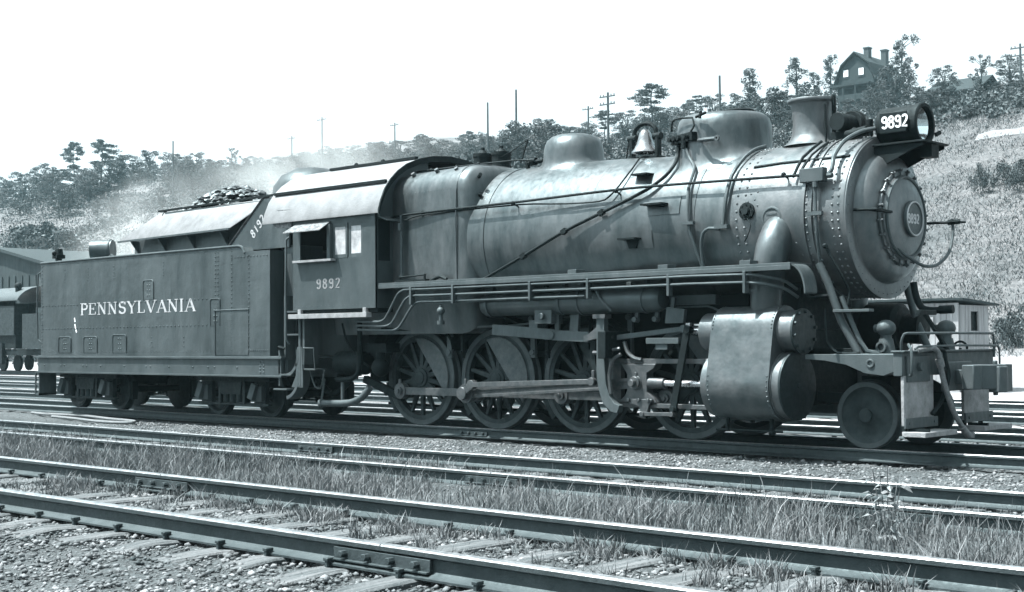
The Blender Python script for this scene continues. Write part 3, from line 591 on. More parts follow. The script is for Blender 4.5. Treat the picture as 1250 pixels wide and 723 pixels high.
# ---------------------------------------------------------------- trees, poles, houses, shed
TREES=[('n1', -259.6, 133.7, 12.2, 0.65, 'pine with a bare lower stem standing alone at the left end of the ridge'),('n1', -239.7, 128.7, 10.7, 0.99, 'broad flat-topped pine, second from the left end of the ridge'),('r1', -282.9, 133.7, 7.3, 1.8, None),('r2', -253.2, 123.7, 8.5, 1.41, None),
('r1', -240.0, 133.7, 7.8, 1.83, None),('r2', -246.2, 143.7, 7.6, 1.51, None),('r3', -206.3, 123.7, 7.8, 1.37, None),('r1', -213.8, 133.7, 6.2, 1.58, None),
('r2', -179.1, 113.7, 6.5, 1.36, None),('s1', -202.5, 133.7, 7.0, 1.18, None),('r1', -195.2, 133.7, 4.9, 1.92, None),('r3', -188.4, 133.7, 4.0, 2.59, None),
('r1', -181.0, 133.7, 4.5, 2.07, None),('r2', -174.3, 133.7, 4.7, 1.9, None),('r1', -179.6, 143.7, 4.4, 2.38, None),('r2', -162.0, 133.7, 5.4, 1.57, None),
('r3', -167.4, 143.7, 4.7, 2.16, None),('n2', -151.7, 133.7, 5.4, 1.1, None),('r2', -145.5, 133.7, 5.0, 2.07, None),('n1', -150.6, 143.7, 5.8, 1.05, None),
('r1', -135.7, 133.7, 4.8, 1.48, None),('r2', -131.5, 133.7, 4.3, 1.78, None),('r2', -124.9, 133.7, 6.2, 1.32, None),('r1', -120.6, 133.7, 4.6, 1.64, None),
('r3', -125.4, 143.7, 4.7, 1.75, None),('n2', -113.6, 133.7, 5.2, 1.06, None),('r2', -109.6, 133.7, 5.0, 1.58, None),('n1', -105.3, 133.7, 8.1, 1.07, 'tall pine with flat spreading top rising above the ridge left of the sand dome'),
('r2', -89.6, 113.7, 5.0, 1.68, None),('r1', -99.9, 133.7, 5.6, 1.41, None),('r2', -95.0, 133.7, 6.2, 1.2, None),('n2', -104.9, 143.7, 5.2, 0.9, None),
('r1', -91.4, 133.7, 5.8, 1.16, None),('p1', -89.4, 133.7, 9.0, 1.33, 'slender tree rising just left of the smokestack'),('p2', -73.2, 113.7, 6.0, 1.72, 'shorter slender tree between the sand dome and the smokestack'),('p2', -94.7, 153.7, 8.8, 1.5, 'tall slender tree directly above the smokestack'),
('p1', -97.8, 163.7, 6.9, 1.47, None),('p1', -106.4, 183.7, 10.2, 1.29, 'slender tree touching the left side of the dark hillside house'),('r1', -67.3, 113.7, 3.5, 1.43, None),('r1', -58.6, 103.7, 2.9, 1.72, None),
('r2', -58.7, 108.7, 3.3, 1.41, None),('s1', -68.2, 133.7, 9.4, 1.07, 'tall ragged tree to the right of the dark hillside house, highest on the skyline'),('r2', -63.9, 123.7, 6.3, 1.23, None),('r1', -60.7, 113.7, 4.3, 1.24, None),
('r1', -51.3, 103.7, 2.9, 1.92, None),('r2', -58.2, 123.7, 4.5, 1.23, 'rounded tree between the ragged tree and the far roof'),('r1', -44.8, 93.7, 2.4, 2.49, None),('r1', -45.0, 98.7, 1.2, 2.6, None),
('s1', -49.6, 113.7, 5.2, 1.15, 'thin tree with a bare trunk near the right edge'),('r2', -55.2, 133.7, 4.3, 1.58, 'dark tree at the right edge beside the utility pole'),('r1', -43.3, 103.7, 2.0, 2.6, None),('r2', -40.5, 101.7, 2.1, 2.42, None),
('r1', -38.0, 88.7, 1.2, 2.6, None),('b1', -38.3, 85.7, 1.2, 1.63, None),('r3', -221.7, 108.2, 6.0, 1.3, None),('r1', -154.7, 121.1, 4.3, 1.56, None),
('r2', -165.9, 123.1, 4.1, 2.49, None),('r1', -69.4, 110.7, 4.1, 1.28, None),('r2', -330.2, 147.3, 8.1, 2.18, None),('r2', -126.3, 120.7, 4.3, 2.06, None),
('r2', -140.8, 100.5, 5.3, 1.2, None),('r2', -110.5, 111.5, 2.7, 2.22, None),('r2', -97.8, 130.5, 3.7, 1.93, None),('r1', -117.1, 142.2, 2.9, 2.6, None),
('r2', -125.8, 103.4, 6.0, 1.5, None),('r2', -196.6, 125.5, 4.9, 1.68, None),('r2', -239.0, 135.3, 5.6, 2.54, None),('r1', -239.8, 140.8, 3.8, 2.6, None),
('r2', -148.1, 147.1, 3.3, 2.07, None),('r1', -141.3, 100.2, 6.3, 1.48, None),('r2', -215.1, 111.4, 5.8, 2.22, None),('r1', -95.6, 107.0, 2.9, 1.69, None),
('r1', -106.6, 115.2, 2.6, 2.6, None),('r1', -141.8, 125.1, 4.5, 1.48, None),('r2', -148.7, 124.1, 4.9, 1.26, None),('r2', -121.3, 106.6, 5.0, 1.36, None),
('r2', -78.1, 116.5, 4.9, 1.29, None),('n2', -249.4, 124.7, 6.4, 1.91, None),('r2', -88.7, 140.3, 3.9, 2.26, None),('r2', -196.0, 121.2, 6.3, 1.63, None),
('r1', -190.0, 128.5, 4.9, 1.97, None),('r1', -178.8, 133.1, 4.2, 2.36, None),('r2', -172.7, 130.9, 3.9, 2.6, None),('r2', -171.8, 103.5, 6.8, 1.07, None),
('r1', -160.5, 145.3, 3.3, 2.6, None),('r1', -102.7, 148.7, 3.4, 2.6, None),('r1', -267.9, 126.9, 6.0, 2.52, None),('r1', -108.8, 96.2, 4.9, 1.63, None),
('r2', -215.5, 131.1, 5.2, 2.31, None),('r2', -174.3, 115.4, 5.3, 2.01, None),('r2', -120.6, 104.2, 4.6, 1.64, None),('r2', -59.4, 95.7, 4.0, 1.46, None),
('r3', -140.7, 130.9, 4.1, 2.15, None),('r2', -140.6, 131.0, 4.1, 2.23, None),('r1', -96.7, 121.1, 3.5, 2.43, None),('r2', -125.8, 129.8, 3.8, 2.4, None),
('r3', -286.4, 141.6, 5.0, 2.05, None),('r2', -274.7, 143.1, 6.9, 1.72, None),('r2', -99.7, 104.2, 3.1, 2.43, None),('r2', -307.7, 138.7, 7.3, 1.91, None),
('r1', -220.1, 142.7, 2.5, 2.6, None),('r3', -142.8, 143.5, 4.4, 2.18, None),('r2', -73.3, 106.3, 4.1, 1.66, None),('r2', -160.9, 129.5, 4.3, 2.31, None),
('r1', -139.5, 132.6, 4.6, 1.82, None),('r1', -69.7, 105.6, 4.9, 1.45, None),('r2', -64.6, 108.2, 4.7, 1.31, None),('r1', -164.7, 139.2, 2.6, 2.6, None),
('n2', -106.5, 138.2, 3.3, 2.38, None),('r1', -115.3, 105.8, 3.5, 2.54, None),('r2', -288.0, 130.8, 6.8, 1.47, None),('r1', -114.7, 146.5, 3.4, 2.5, None),
('r1', -101.2, 135.3, 4.4, 2.11, None),('r2', -153.5, 130.5, 3.8, 2.6, None),('r1', -119.8, 107.8, 3.9, 1.34, None),('r1', -128.4, 142.4, 4.5, 1.79, None),
('r2', -175.8, 120.1, 3.8, 1.88, None),('n2', -62.8, 98.1, 4.6, 1.26, None),('r2', -271.9, 119.4, 6.7, 2.1, None),('r1', -216.8, 116.9, 7.3, 1.69, None),
('r1', -143.2, 108.7, 5.5, 1.07, None),('r2', -184.2, 111.8, 6.2, 1.58, None),('r2', -89.5, 132.8, 4.8, 1.17, None),('r2', -208.7, 127.7, 5.8, 1.64, None),
('r1', -113.4, 146.5, 3.9, 2.47, None),('r1', -139.4, 118.2, 4.4, 1.39, None),('r2', -90.6, 146.5, 4.3, 1.56, None),('r1', -112.1, 106.5, 3.0, 2.4, None),
('r3', -79.7, 105.2, 4.5, 1.13, None),('r3', -68.6, 67.7, 3.6, 1.24, None),('r1', -126.2, 49.8, 6.3, 1.23, None),('b3', -94.5, 59.7, 6.1, 1.17, None),
('r3', -105.2, 84.0, 6.4, 1.09, None),('b3', -118.6, 51.1, 5.2, 1.15, None),('n2', -66.2, 67.2, 4.4, 0.95, None),('r3', -101.5, 65.1, 6.0, 0.91, None),
('r2', -75.6, 74.7, 4.3, 1.34, None),('r3', -50.4, 61.7, 2.2, 1.12, None),('b1', -137.7, 88.9, 5.4, 1.25, None),('r3', -162.3, 92.8, 3.4, 0.83, None),
('r1', -207.4, 102.7, 4.4, 1.07, None),('r1', -86.9, 60.8, 3.4, 1.27, None),('r2', -121.6, 76.4, 4.1, 1.21, None),('b2', -75.8, 73.7, 4.9, 1.12, None),
('r1', -101.5, 87.8, 6.2, 1.32, None),('r1', -167.4, 73.4, 3.3, 1.24, None),('r1', -90.8, 87.1, 3.5, 1.25, None),('r1', -78.5, 67.8, 5.8, 0.9, None),
('r1', -47.0, 49.0, 2.2, 1.08, None),('r3', -89.0, 88.7, 3.3, 1.19, None),('r3', -97.2, 59.9, 3.2, 0.94, None),('b3', -39.0, 49.3, 3.0, 1.19, None),
('b3', -155.3, 93.0, 3.6, 1.07, None),('r3', -184.0, 109.6, 6.1, 1.01, None),('n2', -104.0, 117.2, 2.7, 1.09, None),('r1', -111.6, 53.6, 5.6, 1.13, None),
('r1', -193.1, 94.5, 5.7, 1.32, None),('b1', -111.3, 74.1, 4.5, 1.23, None),('n2', -147.0, 69.4, 3.4, 0.93, None),('b1', -109.4, 114.1, 6.4, 1.02, None),
('r1', -68.0, 82.5, 2.6, 1.23, None),('n2', -48.2, 56.3, 2.9, 0.9, None),('r2', -82.6, 64.1, 5.9, 1.0, None),('r2', -172.8, 91.6, 4.1, 1.35, None),
('r1', -111.4, 55.3, 4.8, 0.8, None),('b2', -48.8, 51.2, 2.0, 1.08, None),('b3', -84.0, 111.2, 3.4, 0.82, None),('r2', -58.2, 50.4, 3.2, 0.97, None),
('r3', -81.2, 84.4, 5.8, 1.15, None),('r2', -58.1, 80.3, 3.6, 1.12, None),('r3', -100.2, 77.1, 5.3, 0.91, None),('b1', -128.4, 92.9, 4.2, 0.86, None),
('r2', -96.7, 109.6, 3.6, 1.19, None),('r1', -60.6, 49.9, 6.1, 1.18, None),('b1', -201.5, 100.1, 3.7, 1.33, None),('r1', -84.9, 84.4, 5.4, 1.07, None),
('r3', -146.4, 66.1, 4.1, 0.89, None),('r1', -77.2, 50.3, 3.3, 1.35, None),('r3', -76.4, 76.9, 3.9, 0.87, None),('r3', -132.5, 93.4, 5.9, 1.27, None),
('b1', -94.3, 107.7, 2.6, 1.06, None),('r3', -171.7, 88.3, 3.3, 0.89, None),('b1', -81.9, 58.9, 3.2, 1.03, None),('r1', -120.3, 85.2, 3.6, 0.96, None),
('b1', -165.3, 75.6, 5.4, 0.97, None),('n2', -102.1, 103.3, 3.2, 0.96, None),('r2', -94.7, 81.2, 5.1, 0.84, None),('r3', -101.2, 57.4, 5.7, 0.97, None),
('n2', -46.9, 55.6, 2.0, 1.01, None),('r3', -118.9, 114.7, 4.9, 1.13, None),('r2', -240.4, 105.4, 4.3, 0.86, None),('r3', -205.1, 106.2, 6.2, 1.35, None),
('r2', -59.0, 69.7, 2.0, 0.88, None),('b2', -88.3, 60.7, 3.8, 1.28, None),('r3', -249.7, 113.0, 4.7, 1.21, None),('r1', -143.0, 114.7, 3.8, 1.08, None),
('r3', -91.6, 69.8, 4.2, 0.85, None),('r3', -134.8, 106.3, 6.1, 1.34, None),('r1', -50.7, 69.0, 2.2, 1.26, None),('r1', -69.8, 93.1, 3.8, 1.09, None),
('b1', -161.2, 72.7, 6.3, 0.86, None),('r3', -105.4, 48.1, 4.8, 1.09, None),('b2', -77.2, 95.4, 3.2, 1.13, None),('b2', -70.0, 51.1, 3.5, 0.92, None),
('b2', -132.2, 92.9, 5.2, 0.93, None),('b1', -101.4, 55.9, 5.4, 0.87, None),('n2', -101.9, 56.5, 5.2, 0.96, None),('r2', -54.7, 65.1, 3.2, 1.32, None),
('b2', -110.6, 113.8, 5.1, 0.8, None),('r2', -156.6, 99.7, 4.3, 0.86, None),('b2', -81.3, 73.8, 6.3, 0.84, None),('b1', -153.1, 101.7, 4.5, 0.98, None),
('b1', -149.8, 69.0, 6.1, 1.22, None),('r1', -152.1, 94.5, 5.8, 0.83, None),('r3', -217.4, 115.5, 4.1, 1.23, None),('b3', -118.9, 109.3, 3.5, 1.28, None),
('b3', -170.6, 97.6, 3.2, 1.28, None),('n2', -141.0, 99.7, 5.8, 1.29, None),('r1', -126.2, 57.0, 4.7, 0.94, None),('r1', -67.0, 59.6, 5.3, 1.33, None),
('n2', -100.1, 66.6, 5.1, 1.16, None),('r1', -68.0, 88.4, 2.8, 1.2, None),('r3', -59.1, 50.9, 4.2, 0.89, None),('b2', -97.3, 73.5, 3.7, 1.16, None),
('b1', -163.5, 106.6, 3.5, 0.83, None),('r1', -87.5, 86.8, 5.7, 1.08, None),('b3', -81.5, 93.0, 2.9, 1.08, None),('r1', -50.3, 70.9, 2.8, 1.15, None),
('b1', -203.8, 93.3, 3.3, 1.01, None),('r2', -120.6, 87.0, 5.1, 0.81, None),('b2', -156.0, 99.6, 4.6, 1.25, None),('r3', -107.1, 87.2, 5.4, 0.8, None),
('b3', -115.3, 52.2, 3.9, 0.81, None),('b2', -40.9, 56.6, 2.9, 1.06, None),('r3', -121.3, 67.0, 4.6, 0.97, None),('r2', -103.1, 75.8, 3.5, 1.33, None),
('r3', -66.8, 52.6, 6.2, 1.0, None),('b2', -99.3, 64.3, 6.3, 0.97, None),('n2', -117.4, 76.5, 4.5, 1.17, None),('r1', -37.6, 48.8, 3.6, 0.92, None),
('r3', -77.8, 109.6, 3.4, 0.86, None),('r3', -137.2, 101.0, 5.0, 1.22, None),('r1', -92.6, 61.8, 4.3, 0.86, None),('r3', -77.9, 46.8, 6.5, 0.99, None),
('r2', -131.4, 79.2, 4.3, 1.29, None),('n2', -216.4, 118.5, 4.5, 0.98, None),('b3', -224.0, 106.5, 3.7, 1.21, None),('r1', -51.2, 61.6, 2.5, 1.28, None),
('b2', -68.4, 81.2, 3.0, 1.24, None),('b1', -27.3, 67.7, 2.3, 0.77, None),('b2', -28.3, 65.7, 2.5, 0.4, None),('b2', -15.5, 40.7, 2.4, 0.63, None),
('b1', -16.5, 41.7, 1.9, 0.63, None),('b2', -25.9, 65.7, 2.3, 0.53, None),('b1', -53.2, 83.7, 2.6, 0.82, None),('b1', -51.7, 87.7, 1.6, 1.61, None),
('b1', -48.9, 89.7, 1.2, 2.15, None),('b1', -44.1, 87.7, 1.2, 2.4, None),('b1', -43.4, 93.7, 1.2, 2.13, None),('b2', -38.6, 91.7, 1.2, 2.05, None),
('b2', -34.9, 87.7, 1.2, 1.62, None),('b1', -59.0, 87.7, 3.6, 0.5, None),('b1', -56.4, 78.7, 4.6, 0.54, None),('b2', -42.8, 81.7, 1.7, 0.92, None)]
POLES=[(-175.8, 103.7, 9.9),(-151.6, 113.7, 10.7),(-157.6, 133.7, 8.1),(-117.2, 113.7, 8.6),(-102.8, 103.7, 9.2),(-80.6, 93.7, 7.0),(-116.6, 133.7, 6.4),(-73.6, 103.7, 7.2),(-165.3, 118.7, 7.7),(-49.8, 123.7, 5.6),]
for k,x,y,h,w,lab in TREES: put(k,x,y,h,w,label=lab)
# undergrowth: one leafy mass over the wooded slope
C=[];Rd=[]
for i in range(2600):
    d=random.uniform(50,165)**1.0; px=random.uniform(-60,1000); x,y,t=at(px,d)
    if px>700 and d<88: continue
    if px>520 and d<70: continue
    s=random.uniform(.7,1.7); C.append((x,y,float(hz(x,y))+s*.35)); Rd.append((s*1.5,s*1.5,s*.75))
for i in range(1000):
    d=random.uniform(46,98); px=random.uniform(-60,430); x,y,t=at(px,d); s=random.uniform(.7,1.5); C.append((x,y,float(hz(x,y))+s*.35)); Rd.append((s*1.5,s*1.5,s*.75))
V,F=leaves(C,Rd,90,.15)
o=bulk('undergrowth',V,F,LEAFL); o['kind']='stuff'; o['label']='tangled scrub and brambles covering the wooded slope'; o['category']='undergrowth'
C=[];Rd=[]
for i in range(420):
    d=random.uniform(98,160); px=random.uniform(850,1300); x,y,t=at(px,d)
    s=random.uniform(.6,1.3); C.append((x,y,float(hz(x,y))+s*.35)); Rd.append((s*1.5,s*1.5,s*.7))
V,F=leaves(C,Rd,90,.17)
o=bulk('hedge_growth',V,F,LEAFM); o['kind']='stuff'; o['label']='dense shrubs along the crest at the top of the open grassy slope'; o['category']='undergrowth'
def pole(x,y,h,arms,label):
    z=float(hz(x,y)); t=thing('utility_pole',(x,y,z),label,'utility pole','poles along the hillside')
    mb=MB(); mb.cyl((x,y,z-.5),(x,y,z+h),.16,.11,8); part(t,'post',mb,POLEM)
    for k in range(arms):
        a=MB(); zz=z+h-.5-.8*k; a.box(x-1.0,x+1.0,y-.16,y-.06,zz,zz+.12)
        for q in(-.9,-.5,.5,.9): a.cyl((x+q,y-.11,zz+.12),(x+q,y-.11,zz+.3),.05,n=6)
        part(t,'crossarm',a,POLEM)
PL=['plain pole standing clear on the wooded slope above the tender','tall plain pole above the left part of the locomotive cab roof','short pole with a crossarm on the distant ridge above the cab roof','plain pole above the safety valves, shorter of the two there','tallest plain pole, to the left of the steam dome','pole with two crossarms above the bell','small pole just left of the double crossarm pole','plain pole above the sand dome','small pole with an arm seen through smoke above the coal pile','pole with crossarm at the right edge of the picture']
for (x,y,h),l,a in zip(POLES,PL,[0,1,1,0,0,2,1,0,1,2]): pole(x,y,h,a,l)
# gambrel house on the ridge
def house():
    ox,oy,oz=-94.4,170,37.2; t=thing('hillside_house',(ox,oy,oz),'dark gambrel roofed house with two brick chimneys high on the ridge','house')
    to=Vector((CAMX-ox,CAMY-oy,0)).normalized(); ang=math.atan2(to.y,to.x)-R_(28)
    n=Vector((math.cos(ang),math.sin(ang),0)); u=Vector((-n.y,n.x,0))
    P=lambda a,b,z: Vector((ox,oy,oz))+u*a-n*b+Vector((0,0,z))
    def slab(mb,poly,b0,b1):
        k=len(poly); mb.add([P(a,b0,z) for a,z in poly]+[P(a,b1,z) for a,z in poly],[tuple(range(k)),tuple(range(2*k-1,k-1,-1))]+[(i,(i+1)%k,k+(i+1)%k,k+i) for i in range(k)])
    g=[(-3.,-1.5),(3.,-1.5),(3.,3.1),(2.1,5.5),(0,7.2),(-2.1,5.5),(-3.,3.1)]
    mb=MB(); slab(mb,g,0,9); part(t,'wall',mb,HOUSEM)
    rf=MB(); pts=[(-3.45,2.9),(-2.25,5.65),(0,7.45),(2.25,5.65),(3.45,2.9)]
    for (a,z),(c,w) in zip(pts[:-1],pts[1:]): slab(rf,[(a,z),(c,w),(c,w+.2),(a,z+.2)],-.45,9.4)
    r=part(t,'roof',rf,HROOF)
    for b,a in((3.2,.4),(6.6,1.5)):
        c=MB(); z=6.2; c.bar(P(a,b,4.5),P(a,b,8.5),1.0,.8,up=u); c.bar(P(a,b,8.5),P(a,b,8.7),1.2,1.0,up=u); part(r,'chimney',c,BRICKM)
    for a in(-1.55,1.0):
        w=MB(); slab(w,[(a-.5,3.7),(a+.5,3.7),(a+.5,5.1),(a-.5,5.1)],-.06,.02); f=part(t,'window',w,HROOF)
        g2=MB(); slab(g2,[(a-.4,4.0),(a+.4,4.0),(a+.4,5.02),(a-.4,5.02)],-.1,-.062); part(f,'pane',g2,WHITE)
    p=MB(); slab(p,[(-3.3,2.2),(3.3,2.2),(3.3,2.5),(-3.3,2.5)],-2.2,-.01); 
    for a in(-3.1,-1,1,3.1): slab(p,[(a-.12,-1.2),(a+.12,-1.2),(a+.12,2.2),(a-.12,2.2)],-2.1,-1.86)
    part(t,'porch',p,HROOF); d=MB(); slab(d,[(-3,0),(3,0),(3,.9),(-3,.9)],-2.05,-1.95); part(t,'porch_railing',d,HOUSEM)
house()
mb=MB(); t=thing('ridge_cottage',(-61,136,28.),'low dark cottage with a sloping roof among trees near the right edge of the ridge','house')
mb.box(-65,-59,134,140,26.5,29.9); part(t,'wall',mb,HOUSEM)
mb=MB(); mb.prism([(133.4,29.75),(137,31.6),(140.6,29.75),(140.6,29.95),(137,31.85),(133.4,29.95)],'yz',-65.5,-58.6); part(t,'roof',mb,HROOF)
# small wooden yard shed
t=thing('yard_shed',(-11.6,23.2,-.2),'small weathered plank shed with a flat tarred roof, standing right behind the pilot','shed')
x0,x1,y0,y1=-14.2,-9.44,22.0,24.0
mb=MB(); n=26
for i in range(n):
    a=x0+(x1-x0)*i/n; j=random.uniform(0,.015); mb.box(a+.006,a+(x1-x0)/n-.006,y0-.02-j,y0+.02,-.35,2.42)
    mb.box(a+.006,a+(x1-x0)/n-.006,y1-.02,y1+.02,-.35,2.36)
part(t,'plank_wall',mb,WOODS,label='long plank wall facing the tracks')
mb=MB(); n=11
for i in range(n):
    a=y0+.03+(y1-y0-.06)*i/n; b=a+(y1-y0-.06)/n; j=random.uniform(0,.015)
    for xx in(x0,x1):
        if xx==x1 and 22.75<(a+b)/2<23.35: mb.box(xx-.03,xx+.02+j,a+.006,b-.006,-.35,1.6); mb.box(xx-.03,xx+.02+j,a+.006,b-.006,2.18,2.36)
        else: mb.box(xx-.03,xx+.02+j,a+.006,b-.006,-.35,2.36)
part(t,'end_wall',mb,WOODS)
mb=MB(); mb.prism([(y0-.25,2.50),(y1+.25,2.36),(y1+.25,2.42),(y0-.25,2.56)],'yz',x0-.2,x1+.25); part(t,'roof',mb,ROOFING)
mb=MB(); mb.box(x1-.12,x1-.08,22.7,23.45,1.5,2.3); part(t,'window',mb,BLACK)
mb=MB(); mb.box(-10.75,-10.2,y0-.09,y0-.045,1.72,2.02); s=part(t,'notice_board',mb,WOODS)
mb=MB(); mb.box(-10.7,-10.25,y0-.105,y0-.093,1.77,1.97); part(s,'paper',mb,WHITE)
# dark engine house far left
t=thing('engine_house',(-90,33,-.2),'dark sooty engine house with a sloping roof at the far left edge','building')
mb=MB(); mb.prism([(-118,-.3),(-79.5,-.3),(-79.5,6.6),(-88.5,8.3),(-118,9.8)],'xz',32,52); part(t,'wall',mb,SHEDM)
mb=MB(); 
mb.sheet([(-118.3,31.6,9.9),(-88.5,31.6,8.4),(-79.1,31.6,6.6)],[(-118.3,52.4,9.9),(-88.5,52.4,8.4),(-79.1,52.4,6.6)],(0,0,.22)); part(t,'roof',mb,ROOFING)
mb=MB()
for i in range(38): x=-117+i; mb.box(x-.04,x+.04,31.93,31.99,-.3,8.3 if x<-88 else 6.4)
part(t,'batten',mb,SHEDM)
# distant locomotive, far left
t=thing('distant_locomotive',(-62,20,0),'small distant steam locomotive with arched cab roof, half hidden behind the tender','locomotive','steam locomotives in the yard')
cy=20.05
mb=MB()
for (a,b,c,d) in((-64.0,-59.9,1.9,2.8),(-64.0,-63.2,2.8,3.7),(-61.9,-59.9,2.8,3.7),(-64.0,-59.9,3.45,3.75)): mb.box(a,b,cy-1.5,cy-1.44,c,d); mb.box(a,b,cy+1.44,cy+1.5,c,d)
mb.box(-64.0,-63.94,cy-1.44,cy+1.44,1.9,3.7); part(t,'cab',mb,GREY)
ar=[(cy+1.68*math.cos(R_(a)),3.45+1.0*math.sin(R_(a))) for a in range(15,166,15)]
mb=MB(); mb.sheet([(-65.2,y,z) for y,z in ar],[(-59.3,y,z) for y,z in ar],(0,0,.06)); part(t,'cab_roof',mb,DUST)
mb=MB(); mb.cyl((-64,cy,2.75),(-74,cy,2.75),1.0,.95,24); part(t,'boiler',mb,SMOKEBOX)
mb=MB(); mb.box(-59.0,-51,cy-1.5,cy+1.5,1.2,3.0); part(t,'tender_tank',mb,GREY)
mb=MB(); mb.box(-74,-51,cy-1.3,cy+1.3,.85,1.15); mb.box(-64,-60,cy-1.35,cy+1.35,1.2,1.9); mb.box(-62.2,-61.2,cy-1.5,cy-1.3,.4,1.5); part(t,'frame',mb,DARK)
for x in(-72.5,-70.8,-69.1,-67.4,-62.5,-60.9,-57.6,-55.9,-53.8):
    mb=MB(); r=.78 if x<-66 else .42; mb.cyl((x,cy-.8,r),(x,cy-.66,r),r,n=20); mb.cyl((x,cy+.66,r),(x,cy+.8,r),r,n=20); part(t,'wheel',mb,DARK)
mb=MB(); mb.cyl((-60.2,cy-1.1,4.2),(-60.2,cy-1.1,4.5),.16,n=10); mb.ball((-60.2,cy-1.1,4.5),.2,10); part(t,'marker_lamp',mb,DARK)
# broad-leaved weed by the middle track
mb=MB(); wx,wy,wz=3.95,-7.75,float(hz(3.95,-7.75))
for i in range(5):
    a=i*1.3; mb.tube([(wx,wy,wz),(wx+.05*math.cos(a),wy+.05*math.sin(a),wz+.2),(wx+.1*math.cos(a),wy+.1*math.sin(a),wz+.42+.03*i)],.004,5,2)
t=thing('roadside_weed',(wx,wy,wz),'tall broad-leaved weed standing among the grass beside the middle track','weed'); part(t,'stem',mb,WEED)
mb=MB()
for i in range(46):
    a=random.uniform(0,6.28); z=wz+random.uniform(.05,.46); r0=random.uniform(.02,.11); l=random.uniform(.05,.11); w=l*.28; c=Vector((wx+r0*math.cos(a),wy+r0*math.sin(a),z)); o=Vector((math.cos(a),math.sin(a),random.uniform(-.5,.5))).normalized(); sd=Vector((-math.sin(a),math.cos(a),.1))
    mb.add([c,c+o*l*.5+sd*w,c+o*l+Vector((0,0,-l*.25)),c+o*l*.5-sd*w,c+o*l*.5+Vector((0,0,.012))],[(0,1,4),(1,2,4),(2,3,4),(3,0,4)])
part(t,'leaves',mb,WEED,smooth=False)
# ================================================================ the big locomotive
AX=2.95
ENG=thing('steam_locomotive',(-4.2,0,0),'big dark steam locomotive numbered 9892 filling the middle of the picture','locomotive','steam locomotives in the yard')
def rb(x):
    X=[-6.5,-4.8,-3.3,-1.8,-.1]; R=[1.2,1.17,1.09,1.03,1.03]; return float(np.interp(x,X,R))
def onb(x,z,off=0): r=rb(x)+off; return Vector((x,-math.sqrt(max(1e-4,r*r-(z-AX)**2)),z))
def nrm(p): return Vector((0,p.y,p.z-AX)).normalized()
# boiler barrel
mb=MB(); mb.lathe([(-6.6,1.2),(-4.8,1.17),(-4.25,1.15),(-3.3,1.09),(-2.4,1.055),(-1.8,1.03)],(0,0,AX),(1,0,0),96)
BOIL=part(ENG,'boiler',mb,JACK,ang=30)
for xx in(-6.28,-4.22,-2.43,-2.55+.2,-5.35+.02):
    if xx in(-2.55+.2,-5.35+.02): continue
    b=MB(); r=rb(xx)+.008; b.ring((xx-.035,0,AX),(1,0,0),r,r-.03,.07,96); part(BOIL,'jacket_band',b,JACK,bevel=.002)
# firebox with rounded shoulders
def fbprof(w,zt,r,zb): 
    pts=[(-w*.93,zb),(-w,zb+.5)]
    pts+=[(-w+r-r*math.cos(R_(a)),zt-r+r*math.sin(R_(a))) for a in range(0,91,10)]
    pts+=[(-w*.3,zt+.02),(w*.3,zt+.02)]+[(w-r+r*math.cos(R_(a)),zt-r+r*math.sin(R_(a))) for a in range(90,-1,-10)]+[(w,zb+.5),(w*.93,zb)]
    return pts
def loft(mb,secs):
    k=len(secs[0][1]); vs=[(x,y,z) for x,p in secs for y,z in p]; fs=[]
    for i in range(len(secs)-1):
        for j in range(k): fs.append((i*k+j,i*k+(j+1)%k,(i+1)*k+(j+1)%k,(i+1)*k+j))
    fs+=[tuple(range(k)),tuple((len(secs)-1)*k+j for j in range(k-1,-1,-1))]
    mb.add(vs,fs)
mb=MB(); loft(mb,[(-9.9,fbprof(1.16,4.13,.42,1.5)),(-8.2,fbprof(1.19,4.15,.42,1.5)),(-6.85,fbprof(1.22,4.17,.42,1.5)),(-6.72,fbprof(1.215,4.165,.42,1.5)),(-6.62,fbprof(1.19,4.14,.44,1.53)),(-6.55,fbprof(1.12,4.07,.5,1.6)),(-6.5,fbprof(1.0,3.95,.5,1.7))])
FB=part(ENG,'firebox',mb,JACK,ang=40)
b=MB(); b.tube([(-6.80,-1.225,2.3),(-6.80,-1.23,3.74),(-6.80,-1.09,4.06),(-6.80,-.8,4.18),(-6.8,0,4.2)],.012,6,3); b.rline((-8.2,-1.2,3.78),(-6.95,-1.222,3.78),.07,(0,-1,.2),.006); part(FB,'jacket_seam',b,JACK)
for (x,z) in((-8.0,4.08),(-7.45,4.1),(-7.0,4.08)):
    b=MB(); b.cyl((x,-.98,z-.02),(x,-1.04,z+.05),.035,n=10); part(FB,'washout_plug',b,STEEL)
for z in(3.55,3.85):
    b=MB(); b.cyl((-6.54,-.98,z+.1),(-6.46,-1.03,z+.13),.03,n=8); part(FB,'washout_plug',b,DARK)
# throat and lower boiler dark masses
mb=MB(); mb.box(-9.6,-6.2,-.62,.62,.95,1.62); mb.prism([(-9.3,1.0),(-6.3,1.0),(-6.6,.55),(-8.9,.55)],'xz',-.5,.5); part(ENG,'ash_pan',mb,DARK,bevel=.02)
mb=MB(); mb.box(-9.3,-1.95,-.44,.44,.62,2.05); part(ENG,'frame_bracing',mb,BLACK,bevel=.02)
